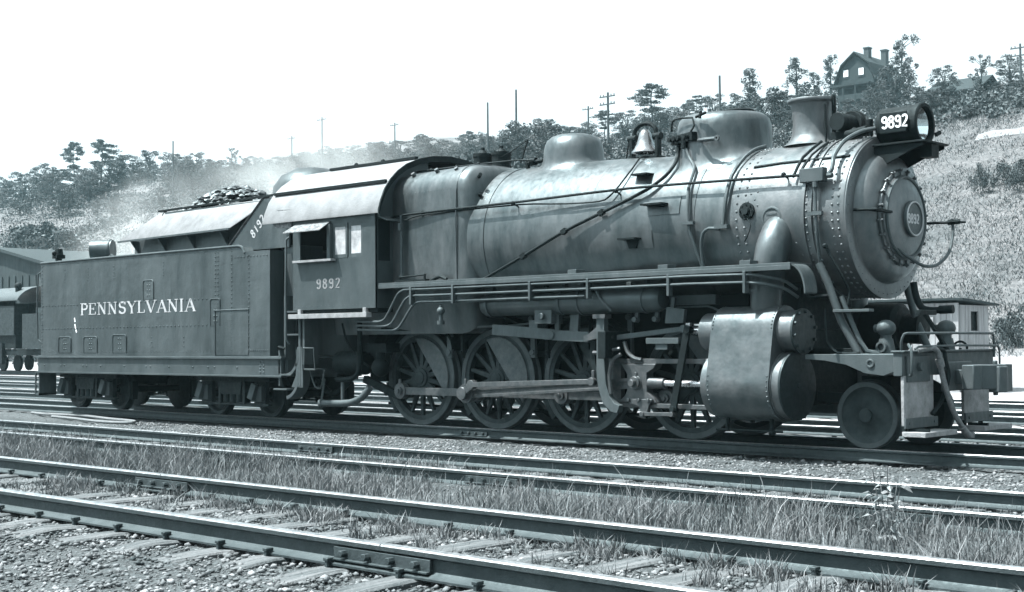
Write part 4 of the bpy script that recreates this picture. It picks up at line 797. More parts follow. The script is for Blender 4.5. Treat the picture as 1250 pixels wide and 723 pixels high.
# smokebox
mb=MB(); mb.lathe([(-1.82,1.045),(-1.76,1.048),(-.14,1.048),(-.13,1.04)],(0,0,AX),(1,0,0),96)
def ringriv(mb,x,r,n,rr,a0=0,a1=360):
    for i in range(n):
        a=R_(a0+(a1-a0)*i/n); mb.rivet((x,-r*math.sin(a),AX+r*math.cos(a)),(0,-math.sin(a),math.cos(a)),rr)
for x,n in((-1.72,60),(-1.60,60),(-.30,64),(-.215,64)): ringriv(mb,x,1.046,n,.021)
for i,(x,z) in enumerate([(-1.52,3.28),(-1.42,3.30),(-1.55,3.18),(-1.45,3.2),(-1.4,3.12),(-1.15,2.6),(-1.5,2.45),(-1.4,2.35),(-.8,2.45),(-.85,2.6)]): p=onb(x,z,.016); mb.rivet(p,nrm(p),.017)
SB=part(ENG,'smokebox',mb,SMOKEBOX,ang=30)
for xx,w in((-.72,.05),(-.60,.03)):
    b=MB(); b.ring((xx-w/2,0,AX),(1,0,0),1.068,1.03,w,96)
    for i in range(70):
        a=R_(360*i/70); b.rivet((xx+.05,-1.048*math.sin(a),AX+1.048*math.cos(a)),(0,-math.sin(a),math.cos(a)),.019)
    part(SB,'strengthening_band',b,SMOKEBOX)
b=MB(); b.tube([(-1.6,-.78,3.66),(-1.2,-.76,3.68),(-.2,-.76,3.68)],.02,6,0); part(SB,'top_seam_strip',b,DARK)
b=MB(); p=onb(-1.55,3.05,.0); b.cyl(p-nrm(p)*.02,p+nrm(p)*.05,.115,n=24); b.cyl(p,p+nrm(p)*.09,.07,.05,n=20)
for i in range(8):
    a=2*math.pi*i/8; q=p+nrm(p)*.05+Vector((math.cos(a)*.09,0,math.sin(a)*.09)); b.cyl(q,q+nrm(p)*.02,.012,n=6)
part(SB,'cleanout_cover',b,DARK)
b=MB(); p=onb(-1.18,2.94,0); k=nrm(p); b.lathe([(0,.15),(.018,.15),(.024,.14),(.024,.125),(.014,.12),(.014,0.0001)],p,k,28,False)
for a in(.05,-.05): 
    q=p+Vector((0,0,a)); b.box(q.x-.08,q.x+.08,q.y-.024,q.y-.01,q.z-.008,q.z+.008)
bp=part(SB,'builder_plate',b,DUST); bp.scale=(1,1,1)
# smokebox front
mb=MB(); mb.lathe([(-.14,1.045),(-.115,1.045),(-.108,1.03),(-.108,.86),(-.10,.85),(-.05,.835),(.01,.80),(.055,.74),(.08,.67),(.09,.60),(.09,.52),(.09,.0001)],(0,0,AX-.02),(1,0,0),96)
n=52
for i in range(n):
    a=R_(360*i/n); mb.rivet((-.108,-.985*math.sin(a),AX-.02+.985*math.cos(a)),(1,0,0),.013)
SF=part(ENG,'smokebox_front',mb,SMOKEBOX,ang=34)
b=MB(); zc=AX-.03; b.lathe([(.085,.60),(.12,.60),(.125,.585),(.125,.55)],(0,0,zc),(1,0,0),64,False); 
for i in range(20):
    a=R_(360*i/20+6); c=Vector((.105,-.61*math.sin(a),zc+.61*math.cos(a))); b.cyl(c-Vector((.04,0,0)),c+Vector((.045,0,0)),.016,n=8); b.ball(c+Vector((.048,0,0)),.018,8)
    d=Vector((0,-math.sin(a),math.cos(a))); b.bar(c+Vector((.03,0,0))-d*.06,c+Vector((.03,0,0))+d*.03,.025,.022,up=(1,0,0))
part(SF,'door_clamps',b,SMOKEBOX)
b=MB(); b.lathe([(.09,.55),(.135,.55),(.16,.53),(.165,.50),(.19,.46),(.215,.34),(.235,.2),(.24,.0001)],(0,0,zc),(1,0,0),64,False); DOOR=part(SF,'smokebox_door',b,SMOKEBOX)
b=MB(); b.tube([(.17,-.52*math.sin(R_(a)),zc+.52*math.cos(R_(a))) for a in range(0,361,10)],.022,8,0); part(SF,'door_rim',b,DUST)
b=MB(); c=(.24,.02,2.90); b.lathe([(0,.235),(.03,.235),(.04,.225),(.04,.2),(.028,.195),(.028,.0001)],c,(1,0,0),40,False); part(SF,'number_plate',b,REDPL)
b=MB(); digits(b,'9892',(.268,-.155,2.84),(0,1,0),(0,0,1),(1,0,0),.12,.2,.64); b.tube([(.282,.02-.215*math.sin(R_(a)),2.9+.215*math.cos(R_(a))) for a in range(0,361,15)],.01,6,0); part(SF,'plate_numerals',b,LETT)
b=MB(); b.tube([(-.08,-.90,2.98),(.22,-.86,2.97)],.02,8,0); b.tube([(.10,-.84,2.97),(.2,-.5,2.96)],.016,8,0);b.bar((.2,-.84,2.97),(.2,-.46,2.96),.04,.03); part(SF,'door_arm',b,DARK)
b=MB(); b.tube([(-.05,.78,2.9),(.35,.92,2.9),(.52,.97,2.9)],.018,8,0); b.tube([(.30,.9,2.9),(.45,.95,2.91)],.035,8,0)
part(SF,'hand_grip',b,DARK)
b=MB(); b.tube([(.35,.92,2.95),(.36,.93,2.80),(.37,.78,2.5),(.36,.45,2.32),(.32,.15,2.3),(.22,-.1,2.42),(.14,-.3,2.55)],.022,8,3); part(SF,'door_grab_rail',b,DUST)
# stack
mb=MB(); mb.lathe([(0,.40),(.03,.36),(.08,.31),(.15,.275),(.3,.258),(.5,.272),(.57,.29),(.585,.325),(.615,.335),(.635,.325),(.635,.25),(.3,.22)],(-1.18,0,3.97),(0,0,1),48,False); part(ENG,'smokestack',mb,SMOKEBOX,ang=50)
mb=MB(); mb.tube([(-.84,-.02,4.0),(-.84,-.02,4.62)],.03,8,0); mb.tube([(-.86,-.2,3.98),(-.88,-.18,4.5)],.014,6,0); part(ENG,'exhaust_pipe',mb,DARK)
# domes
def dome(x,r,zt,flr,name,flat):
    mb=MB(); n=56; vs=[];fs=[]; rows=[]
    prof=[(1.17*r,'s',.0),(1.07*r,'s',.03),(1.02*r,'s',.10)]
    body=[(1.0*r,.22),(.99*r,.42),(.95*r,.60),(.87*r,.76),(.73*r,.885),(.54*r,.955),(.28*r,.99),(.001,1.0)] if not flat else [(1.0*r,.22),(.997*r,.5),(.99*r,.70),(.95*r,.84),(.85*r,.94),(.6*r,.975 if flat else .985),(.3*r,.995),(.001,1.0)]
    for rr,kk,off in prof:
        row=[]
        for i in range(n):
            a=2*math.pi*i/n; X=x+rr*math.cos(a); Y=rr*math.sin(a)*min(1,.97/rr); z=AX+math.sqrt(max(.02,rb(X)**2-Y*Y))+off-.005; row.append((X,Y,z))
        rows.append(row)
    zb=max(p[2] for p in rows[-1])+.0
    for rr,f in body:
        row=[]
        for i in range(n):
            a=2*math.pi*i/n; X=x+rr*math.cos(a); Y=rr*math.sin(a); z0=AX+math.sqrt(max(.02,rb(X)**2-min(.95,abs(Y))**2))+.13
            z=z0+(zt-z0)*(f-.15)/.85; row.append((X,Y,z))
        rows.append(row)
    for r_ in rows: vs+=r_
    for j in range(len(rows)-1):
        for i in range(n): fs.append((j*n+i,j*n+(i+1)%n,(j+1)*n+(i+1)%n,(j+1)*n+i))
    mb.add(vs,fs); return part(ENG,name,mb,JACK,ang=60)
SD=dome(-2.6,.67,4.58,0,'sand_dome',True)
b=MB(); b.lathe([(0,.22),(.03,.22),(.045,.2),(.045,.0001)],(-2.35,.0,4.565),(0,0,1),28,False); part(SD,'filler_lid',b,DARK)
b=MB(); q=Vector((-3.02,-.50,4.2)); 
b.bar((-3.13,-.50,4.20),(-2.62,-.70,4.20),.10,.12); b.cyl((-2.83,-.66,4.22),(-2.83,-.66,4.05),.05,n=10)
for t in(.1,.3,.5,.8): p=Vector((-3.13,-.54,4.2)).lerp(Vector((-2.62,-.74,4.2)),t); b.cyl(p,p+Vector((-.03,-.09,0)),.035,n=8)
b.tube([(-3.16,-.5,4.34),(-3.1,-.56,4.47),(-2.9,-.66,4.48),(-2.66,-.7,4.46)],.014,6,3); b.tube([(-2.66,-.7,4.46),(-2.6,-.74,4.34),(-2.66,-.74,4.26)],.014,6,2)
b.tube([(-2.6,-.70,4.46),(-2.42,-.72,4.5)],.02,6,0); b.bar((-2.52,-.72,4.43),(-2.5,-.72,4.53),.03,.03)
part(SD,'sander_valve',b,DARK)
b=MB(); b.tube([(-2.55,-.7,4.13),(-2.45,-.76,4.12),(-2.2,-.74,4.12)],.03,8,0); b.ring((-2.2,-.76,4.12),(0,-1,.0),.04,.015,.03,16); part(SD,'dome_bracket',b,JACK)
dome(-5.42,.475,4.60,0,'steam_dome',False)
# safety valves and whistle rig
for x,y in((-7.35,-.06),(-6.98,.0)):
    mb=MB(); mb.cyl((x,y,4.15),(x,y,4.42),.15,.16,20); mb.cyl((x,y,4.42),(x,y,4.47),.17,n=20); mb.cyl((x,y,4.47),(x,y,4.53),.09,.05,n=14); mb.cyl((x,y,4.52),(x,y,4.58),.035,n=10)
    mb.ring((x,y,4.22),(0,0,1),.165,.14,.03,20); part(ENG,'safety_valve',mb,DARK)
mb=MB(); mb.tube([(-6.12,-.3,3.98),(-6.12,-.3,4.22)],.035,8,0); mb.tube([(-6.15,-.3,4.18),(-5.8,-.3,4.2),(-5.75,-.2,4.2)],.035,8,0); mb.cyl((-6.05,-.3,4.2),(-5.95,-.3,4.2),.06,n=10); mb.bar((-6.22,-.3,4.16),(-6.22,-.3,4.26),.08,.03); 
mb.bar((-6.28,-.3,4.2),(-6.12,-.3,4.56),.025,.02); mb.tube([(-6.12,-.3,4.56),(-6.5,-.2,4.45),(-7.0,-.1,4.35)],.008,5,0); part(ENG,'whistle_valve',mb,DARK)
mb=MB(); mb.tube([(-9.0,-.7,4.18),(-8.2,-.62,4.22),(-7.4,-.55,4.23),(-6.2,-.45,4.23),(-5.9,-.4,4.2)],.014,6,2)
for x in(-8.05,-7.45,-6.95): mb.cyl((x,-.6+.03,4.1),(x,-.6+.03,4.24),.02,n=8); mb.ball((x,-.57,4.23),.03,8)
part(ENG,'whistle_rod',mb,DARK)
# bell
BX=-4.02
mb=MB(); mb.bar((BX-.24,0,4.08),(BX-.24,0,4.42),.10,.05,up=(1,0,0)); mb.bar((BX+.24,0,4.08),(BX+.24,0,4.42),.10,.05,up=(1,0,0)); mb.box(BX-.3,BX+.3,-.12,.12,4.06,4.10)
mb.cyl((BX-.30,0,4.40),(BX-.16,0,4.40),.055,n=12); mb.cyl((BX+.16,0,4.40),(BX+.30,0,4.40),.055,n=12)
mb.tube([(BX-.2,0,4.40),(BX-.19,0,4.52),(BX-.08,0,4.60),(BX+.08,0,4.60),(BX+.19,0,4.52),(BX+.2,0,4.40)],.035,8,3); mb.bar((BX-.28,-.02,4.4),(BX-.33,-.04,4.1),.03,.02)
BL=part(ENG,'bell_stand',mb,DARK,bevel=.004)
mb=MB(); mb.lathe([(0,.205),(.02,.2),(.05,.175),(.12,.135),(.22,.105),(.29,.09),(.34,.06),(.36,.0001)],(BX,0,4.17),(0,0,1),32,False); mb.ball((BX,0,4.18),.04,8); part(ENG,'bell',mb,BRONZE,ang=60)
# generator behind the stack
mb=MB(); gx,gz=-.62,4.22; mb.cyl((gx-.02,-.30,gz),(gx+.0,.02,gz),.12,n=24); mb.cyl((gx,.02,gz),(gx,.10,gz),.17,n=24); mb.cyl((gx,.12,gz),(gx,.17,gz),.185,n=24); mb.cyl((gx,.19,gz),(gx,.3,gz),.15,.1,n=24)
mb.box(gx-.16,gx+.16,-.22,.25,3.98,4.1); mb.cyl((gx+.3,-.02,4.0),(gx+.3,-.02,4.24),.05,n=10); mb.cyl((gx+.12,-.3,4.02),(gx+.42,-.3,4.06),.06,n=10); mb.ball((gx+.18,-.2,4.08),.05,8)
mb.tube([(gx+.2,.1,4.3),(gx+.26,.0,4.2),(gx+.3,-.1,4.05)],.02,6,3)
part(ENG,'turbo_generator',mb,DARK,bevel=.004)
# headlight
mb=MB(); hx0,hx1,hzc=-.02,.50,4.10
mb.lathe([(0,.0001),(0,.24),(.03,.255),(.50,.255),(.505,.275),(.56,.275),(.575,.262),(.575,.225),(.52,.22)],(hx0-.1,0,hzc),(1,0,0),48,False); HL=part(ENG,'headlight',mb,DARK,ang=35)
b=MB(); b.lathe([(0,.0001),(.02,.09),(.08,.16),(.16,.205),(.2,.222)],(hx0+.2,0,hzc),(1,0,0),40,False); part(HL,'reflector',b,LENS,ang=60)
b=MB(); b.cyl((hx0+.435,0,hzc),(hx0+.44,0,hzc),.222,n=40)
gm=bpy.data.materials.new('lens_glass'); gm.use_nodes=True; g_=gm.node_tree.nodes['Principled BSDF']; g_.inputs['Transmission Weight'].default_value=1; g_.inputs['Roughness'].default_value=.02; g_.inputs['IOR'].default_value=1.15; g_.inputs['Base Color'].default_value=(.95,1,1,1)
part(HL,'lens',b,gm)
b=MB(); b.bar((-.04,-.262,4.12),(.33,-.262,4.12),.03,.26); NB=part(HL,'number_board',b,BLACK,bevel=.004)
b=MB(); digits(b,'9892',(-.015,-.278,4.05),(1,0,0),(0,0,1),(0,-1,0),.155,.17,.60,1.0); part(NB,'numerals',b,WHITE)
b=MB(); b.bar((.47,.24,3.98),(.49,.33,4.02),.03,.05); b.bar((.48,.31,3.92),(.48,.31,4.1),.03,.03); part(HL,'lens_latch',b,DARK)
mb=MB(); mb.prism([(-.12,3.83),(.56,3.83),(.56,3.79),(.40,3.74),(-.12,3.52)],'xz',-.30,-.28); mb.prism([(-.12,3.83),(.56,3.83),(.56,3.79),(.40,3.74),(-.12,3.52)],'xz',.28,.30); mb.box(-.12,.60,-.34,.34,3.83,3.855); mb.box(.42,.58,-.1,.1,3.66,3.82); part(ENG,'headlight_bracket',mb,DARK,bevel=.003)
# pipes and handrails
hr=[(-8.6,-1.3,3.30),(-8.45,-1.27,3.38),(-8.0,-1.25,3.43),(-5.38,-1.22,3.46),(-3.46,-1.09,3.51),(-1.72,-1.03,3.485),(-.62,-1.04,3.455)]
mb=MB(); mb.tube(hr,.019,8,3)
for x in(-7.6,-5.6,-3.7,-1.0):
    q=Vector((x,-1.21 if x<-5 else(-1.11 if x<-3 else -1.03),3.45 if x<-5 else 3.49)); mb.ball(q,.034,8); mb.tube([q,q+Vector((0,.12,-.05))],.013,6,0)
part(ENG,'handrail',mb,DARK)
mb=MB(); mb.tube([(-8.03,-1.28,3.43),(-8.03,-1.27,3.2),(-8.03,-1.26,2.34)],.022,8,0); mb.cyl((-8.03,-1.3,3.18),(-8.03,-1.3,3.3),.035,n=8); part(ENG,'vertical_handrail',mb,DUST)
mb=MB(); mb.tube([(-8.0,-1.24,3.34),(-7.6,-1.25,3.40),(-5.47,-1.2,3.42),(-4.6,-1.17,3.37),(-4.2,-1.14,3.36),(-3.9,-1.11,3.38),(-3.76,-1.02,3.53),(-3.70,-.90,3.69),(-3.7,-.72,3.85),(-3.76,-.46,4.03),(-3.9,-.15,4.1)],.013,6,3); part(ENG,'bell_air_pipe',mb,DARK)
mb=MB(); pp=[(-6.3,-1.14,2.33),(-5.4,-1.21,2.64),(-4.57,-1.23,2.96),(-3.92,-1.17,3.19),(-3.22,-1.03,3.47),(-2.99,-.89,3.66),(-2.95,-.72,3.84),(-3.0,-.58,3.98),(-3.0,-.55,4.17)]
mb.tube(pp,.026,8,3); 
for i in(1,2,3): q=Vector(pp[i]); mb.bar(q-Vector((.04,0,.02)),q+Vector((.04,0,.02)),.07,.07)
part(ENG,'sand_pipe',mb,DARK)
mb=MB(); mb.tube([(-2.83,-.66,4.1),(-2.72,-.68,3.9),(-2.56,-.80,3.74),(-2.52,-.99,3.46),(-2.48,-1.08,3.21),(-2.45,-1.11,2.93),(-2.38,-1.07,2.65),(-2.3,-1.0,2.35)],.024,8,3); 
q=Vector((-2.45,-1.12,2.95)); mb.bar(q-Vector((.1,0,0)),q+Vector((.1,0,0)),.06,.04); part(ENG,'sand_pipe',mb,DUST,label='pale pipe running down from the sand dome')
mb=MB(); mb.tube([(-1.80,-.2,4.02),(-1.81,-.45,3.95),(-1.84,-.67,3.82),(-1.88,-.90,3.57),(-1.88,-1.04,3.28),(-1.91,-1.08,2.9)],.027,8,3); q=Vector((-1.92,-1.09,2.87)); mb.bar(q-Vector((.1,0,0)),q+Vector((.1,0,0)),.08,.05)
mb.tube([(-1.95,-1.1,2.84),(-2.12,-1.1,2.86),(-2.22,-1.1,2.80),(-2.27,-1.07,2.6),(-2.28,-1.0,2.35)],.024,8,2); part(ENG,'boiler_check_pipe',mb,DUST)
mb=MB(); b0=Vector((-.56,-1.04,3.43)); mb.box(-.72,-.38,-1.12,-1.0,3.35,3.53); mb.cyl((-.36,-1.05,3.42),(-.28,-1.05,3.42),.035,n=8); part(ENG,'junction_box',mb,DUST,bevel=.01)
mb=MB(); mb.tube([(-.34,-1.05,3.43),(-.30,-1.03,3.5),(-.33,-.92,3.68),(-.3,-.72,3.88),(-.22,-.45,4.02),(-.12,-.2,4.08),(-.06,.05,4.05),(-.04,.2,3.95)],.028,8,3); part(ENG,'conduit_pipe',mb,DUST)
mb=MB(); mb.tube([(-.52,-1.08,3.33),(-.50,-1.10,2.95),(-.50,-1.07,2.66),(-.52,-.98,2.35),(-.55,-.85,2.1)],.022,8,3); q=Vector((-.5,-1.11,2.95)); mb.bar(q-Vector((.1,0,0)),q+Vector((.1,0,0)),.05,.05); mb.cyl((-.5,-1.1,3.28),(-.5,-1.1,3.35),.035,n=8); part(ENG,'conduit_pipe',mb,DUST,label='pipe dropping down the smokebox side')
mb=MB(); mb.tube([(-.75,-1.03,3.5),(-.72,-.8,3.74),(-.65,-.5,3.93)],.015,6,2); mb.tube([(-.88,-1.0,3.45),(-.85,-.8,3.72),(-.75,-.5,3.95)],.02,6,2); part(ENG,'conduit_pipe',mb,DARK,label='thin dark pipe pair over the smokebox shoulder')
mb=MB(); p=onb(-1.5,2.95,.09); mb.tube([p,p+Vector((.06,-.02,-.1)),p+Vector((0,-.02,-.25)),p+Vector((-.05,0,-.3))],.008,5,3); part(ENG,'cleanout_chain',mb,DARK)
# steps on the boiler
for x,z,w in((-3.42,3.72,.28),(-3.02,3.25,.36),(-3.42,2.79,.3)):
    mb=MB(); y=onb(x,z).y; mb.box(x-w/2,x+w/2,y-.17,y+.02,z-.012,z+.012); mb.prism([(x-w/2+.04,z-.012),(x+w/2-.04,z-.012),(x+w*.2,z-.13),(x-w*.2,z-.13)],'xz',y-.02,y+.05)
    k=nrm(onb(x,z)); 
    part(ENG,'boiler_step',mb,DARK)
for x,z in((-2.9,3.25),(-3.35,2.8)):
    mb=MB(); 
    for a,b_ in((z+.08,z-.1),): 
        P0=[onb(x-.26,z+.1-.05*i,.006) for i in range(6)]; P1=[onb(x+.26,z+.1-.05*i,.006) for i in range(6)]; mb.sheet(P0,P1,(0,-.006,0))
    part(BOIL,'jacket_patch',mb,JACK)
# running board, pipes along it
mb=MB(); mb.box(-8.32,-.62,-1.52,-1.02,2.29,2.325); mb.box(-8.32,-.62,-1.525,-1.505,2.235,2.292); mb.box(-8.32,-.62,1.02,1.52,2.29,2.325)
RB=part(ENG,'running_board',mb,DUST,bevel=.003)
mb=MB(); pts=[(-.62+.0,2.28)]; A=[];B=[]
for i in range(9):
    a=R_(90*i/8); A.append((-.62+.22*math.sin(a)*.9,-1.50,2.31-.36*(1-math.cos(a)))); B.append((-.62+.22*math.sin(a)*.9,-1.22,2.31-.36*(1-math.cos(a))))
mb.sheet(A,B,(-.02,0,-.02)); part(ENG,'running_board_end',mb,DUST)
for k,(z,x0,y,mt) in enumerate([(2.20,-8.25,-1.50,DUST),(2.10,-8.25,-1.48,DUST),(2.00,-8.25,-1.45,DUST)]):
    dz=-.5+.03*k; xs=-7.72+.14*k
    mb=MB(); mb.tube([(-8.9,y,z+dz+.02),(xs-.62,y,z+dz),(xs-.45,y,z+dz+.05),(xs-.15,y,z-.07),(xs,y,z),(xs+.4,y,z),(-4,y,z),(-1.3 if k<2 else -6.0,y,z)]+([(-.85,y+.15,z-.08),(-.75,y+.35,z-.2)] if k<2 else [(-5.85,y+.1,z)]),.021,8,3); part(ENG,'air_pipe',mb,mt)
mb=MB()
for x in(-7.55,-6.6,-5.0,-3.9,-2.5,-1.3): mb.box(x-.02,x+.02,-1.53,-1.44,1.96,2.24)
for x in(-4.2,-2.6,-1.3): mb.box(x-.08,x+.08,-1.50,-1.3,2.325,2.38)
part(ENG,'pipe_clamps',mb,DUST,bevel=.003)
# air reservoir
mb=MB(); mb.lathe([(-6.2,.0001),(-6.2,.08),(-6.17,.15),(-6.12,.178),(-3.0,.178),(-2.86,.17),(-2.8,.13),(-2.78,.0001)],(0,-1.22,1.93),(1,0,0),32,False); AR=part(ENG,'air_reservoir',mb,TEND,ang=40)
mb=MB()
for x in(-6.05,-4.6,-4.25,-3.1): mb.ring((x,-1.22,1.93),(1,0,0),.19,.175,.05,32); mb.box(x,x+.05,-1.25,-1.18,2.1,2.29)
part(AR,'reservoir_strap',mb,DUST)
mb=MB(); mb.tube([(-5.2,-1.40,2.13),(-4.1,-1.41,2.12),(-3.85,-1.42,2.1),(-3.75,-1.42,1.95),(-3.6,-1.36,1.78)],.02,8,3); part(ENG,'air_pipe',mb,DUST)
mb=MB(); mb.cyl((-6.95,-1.43,1.94),(-6.95,-1.43,1.68),.03,n=8); mb.ball((-6.95,-1.43,1.85),.065,10); mb.cyl((-6.95,-1.43,1.70),(-6.95,-1.43,1.64),.06,n=10); mb.bar((-7.1,-1.43,1.97),(-6.0,-1.43,1.99),.03,.03); part(ENG,'drain_valve',mb,DUST)
mb=MB(); mb.box(-8.1,-7.4,-1.34,-1.24,2.34,2.37); mb.cyl((-8.05,-1.3,2.3),(-8.05,-1.3,2.45),.02,n=6); mb.cyl((-7.45,-1.3,2.3),(-7.45,-1.3,2.45),.02,n=6); mb.tube([(-8.05,-1.3,2.42),(-7.45,-1.3,2.44)],.015,6,0); mb.tube([(-7.3,-1.3,2.34),(-7.1,-1.3,2.4),(-6.95,-1.3,2.35)],.03,6,2); part(ENG,'small_fittings',mb,DARK)
# frames
mb=MB()
for s in(-1,1):
    y0,y1=sorted((s*.48,s*.58)); mb.box(-9.6,-.2,y0,y1,1.13,1.25); mb.box(-8.9,-2.0,y0,y1,.66,.76)
    for xw in(-8.10,-6.36,-4.58,-2.67): mb.box(xw-.30,xw-.16,y0,y1,.66,1.2); mb.box(xw+.16,xw+.30,y0,y1,.66,1.2)
    mb.box(-9.6,-9.2,y0,y1,.7,1.2)
for x in(-9.4,-7.2,-5.4,-3.6,-1.9): mb.box(x-.06,x+.06,-.48,.48,.8,1.2)
part(ENG,'main_frame',mb,DARK,bevel=.006)
for s in(-1,1):
    for xw in(-8.10,-6.36,-4.58,-2.67):
        mb=MB()
        for i in range(8): l=.52-.055*i; mb.box(xw-l,xw+l,s*.53-.05,s*.53+.05,1.50+.018*i,1.515+.018*i)
        mb.box(xw-.05,xw+.05,s*.53-.06,s*.53+.06,1.25,1.66); part(ENG,'leaf_spring',mb,DARK)
# wheels
CA=math.atan2(-.22,-.28); TH=.356
def driver(xc,s,main=False):
    w=MB(); R=.787; yo=s*.79; d=-s
    # rim
    w.ring((xc,yo+d*.01,R),(0,d,0),.705,.625,.115,56)
    w.cyl((xc,yo-d*.015,R),(xc,yo+d*.17,R),.155,n=28); w.cyl((xc,yo-d*.03,R),(xc,yo,R),.10,n=24)
    nS=14
    for i in range(nS):
        a=2*math.pi*(i+.5)/nS; c,sn=math.cos(a),math.sin(a); p0=Vector((xc+.13*c,yo+d*.05,R+.13*sn)); p1=Vector((xc+.64*c,yo+d*.06,R+.64*sn))
        w.bar(p0,p1,.085,.075,up=(0,1,0),w1=.055,h1=.05)
    px,pz=xc+TH*math.cos(CA),R+TH*math.sin(CA)
    w.cyl((px,yo-d*.02,pz),(px,yo+d*.14,pz),.125,n=24); w.bar((xc,yo+d*.05,R),(px,yo+d*.05,pz),.24,.14,up=(0,1,0))
    W_=part(ENG,'driving_wheel',w,GREY,bevel=.006)
    t=MB(); t.lathe([(0,.71),(0,.775),(.008,.787),(.10,.787),(.112,.80),(.135,.815),(.145,.80),(.145,.70)],(xc,yo,R),(0,d,0),72,False); t.ring((xc,yo,R),(0,d,0),.712,.70,.14,72); part(W_,'tyre',t,TYRE,ang=30)
    c=MB(); a0=CA+math.pi; sp=R_(72 if main else 63); r=.65; pts=[(xc+r*math.cos(a0+sp*(i/12*2-1)),R+r*math.sin(a0+sp*(i/12*2-1))) for i in range(13)]
    c.prism(pts,'xz',yo-d*.008,yo+d*.12); part(W_,'counterweight',c,CWT,bevel=.006)
    return W_
for xw in(-8.10,-6.36,-4.58,-2.67):
    for s in(-1,1): driver(xw,s,xw==-6.36)
for xw in(-8.10,-6.36,-4.58,-2.67):
    mb=MB(); mb.cyl((xw,-.66,.787),(xw,.66,.787),.1,n=16); part(ENG,'axle',mb,DARK)
# rigging behind the rods
for x,w in((-7.28,.10),(-5.48,.09),(-5.2,.06),(-3.62,.08),(-4.35,.05),(-7.0,.05)):
    mb=MB(); mb.bar((x,-.92,2.2),(x+.02,-.92,1.1+.2*w),w,.05,up=(0,1,0)); mb.cyl((x,-.98,1.7),(x,-.86,1.7),w*.55,n=10); mb.cyl((x+.01,-.97,1.2),(x+.01,-.87,1.2),w*.5,n=10); part(ENG,'spring_hanger',mb,DARK if w<.07 else DUST,bevel=.004)
for xw in(-8.10,-6.36,-4.58):
    mb=MB(); A=[];B=[]
    for i in range(13): a=R_(20+140*i/12); A.append((xw-.95*math.cos(a),-.86,.95+.80*math.sin(a))); B.append((xw-.95*math.cos(a),-.60,.95+.80*math.sin(a)))
    mb.sheet(A,B,(0,0,.02)); part(ENG,'mud_guard',mb,DARK)
mb=MB(); mb.box(-5.05,-4.72,-1.36,-1.1,1.62,1.84); mb.cyl((-4.88,-1.37,1.73),(-4.88,-1.42,1.73),.05,n=12); part(ENG,'lubricator',mb,DUST,bevel=.01)
mb=MB(); mb.tube([(-7.6,-1.0,1.62),(-6.0,-1.02,1.6),(-5.1,-1.1,1.66)],.018,6,2); mb.tube([(-4.7,-1.1,1.72),(-3.6,-1.05,1.78),(-2.2,-1.05,1.82),(-1.9,-1.1,1.72)],.014,6,3); part(ENG,'oil_pipe',mb,DUST)
for x in(-3.3,-2.95,-2.7):
    mb=MB(); mb.bar((x,-1.18,1.62),(x+.06,-1.2,1.95),.06,.04,up=(0,1,0)); mb.cyl((x,-1.24,1.66),(x,-1.14,1.66),.04,n=8); part(ENG,'valve_gear_bracket',mb,DUST,bevel=.004)
mb=MB(); mb.prism([(-2.75,1.60),(-2.45,1.60),(-2.42,1.78),(-2.72,1.82)],'xz',-1.26,-1.2); mb.box(-2.95,-2.1,-1.0,-.9,1.85,1.98); part(ENG,'valve_gear_bracket',mb,DUST)
# pony truck
for s in(-1,1):
    mb=MB(); yo=s*.79; d=-s
    mb.lathe([(0,.352),(0,.41),(.006,.419),(.10,.419),(.112,.43),(.13,.448),(.14,.43),(.14,.33),(.05,.33)],(0,yo,.419),(0,d,0),56,False); PW=part(ENG,'pony_wheel',mb,TYRE,ang=30)
    c=MB(); c.cyl((0,yo-d*.045,.419),(0,yo+d*.05,.419),.085,n=24); c.lathe([(.0,.0001),(-.01,.07),(-.005,.095),(.02,.13),(.055,.2),(.05,.27),(.03,.33),(.012,.355),(.03,.36)],(0,yo,.419),(0,d,0),48,False); part(PW,'wheel_disc',c,GREY,ang=40)
mb=MB(); mb.cyl((0,-.66,.419),(0,.66,.419),.08,n=14); mb.box(-.9,.5,-.45,-.36,.55,.68); mb.box(-.9,.5,.36,.45,.55,.68); mb.box(-.2,.2,-.55,.55,.68,.9); mb.box(-1.6,-.9,-.12,.12,.5,.62); part(ENG,'pony_truck',mb,DARK,bevel=.01)
# brakes
for s in(-1,1):
    for xw in(-8.10,-6.36,-4.58):
        mb=MB(); R=.787; pts=[]; 
        for rr,rng_ in((.80,range(-42,-4,4)),(.90,range(-6,-44,-4))):
            for a in rng_: pts.append((xw-rr*math.cos(R_(a)),R+rr*math.sin(R_(a))))
        mb.prism(pts,'xz',s*.70-.05,s*.70+.05); mb.bar((xw-.9,s*.66,.45),(xw-.84,s*.66,1.15),.06,.04); mb.cyl((xw-.87,s*.62,.5),(xw-.87,s*.78,.5),.04,n=10); part(ENG,'brake_shoe',mb,GREY,bevel=.004)
mb=MB(); mb.tube([(-9.2,-.5,.33),(-7,-.5,.3),(-3.4,-.5,.3)],.025,6,0); part(ENG,'brake_rod',mb,DARK)
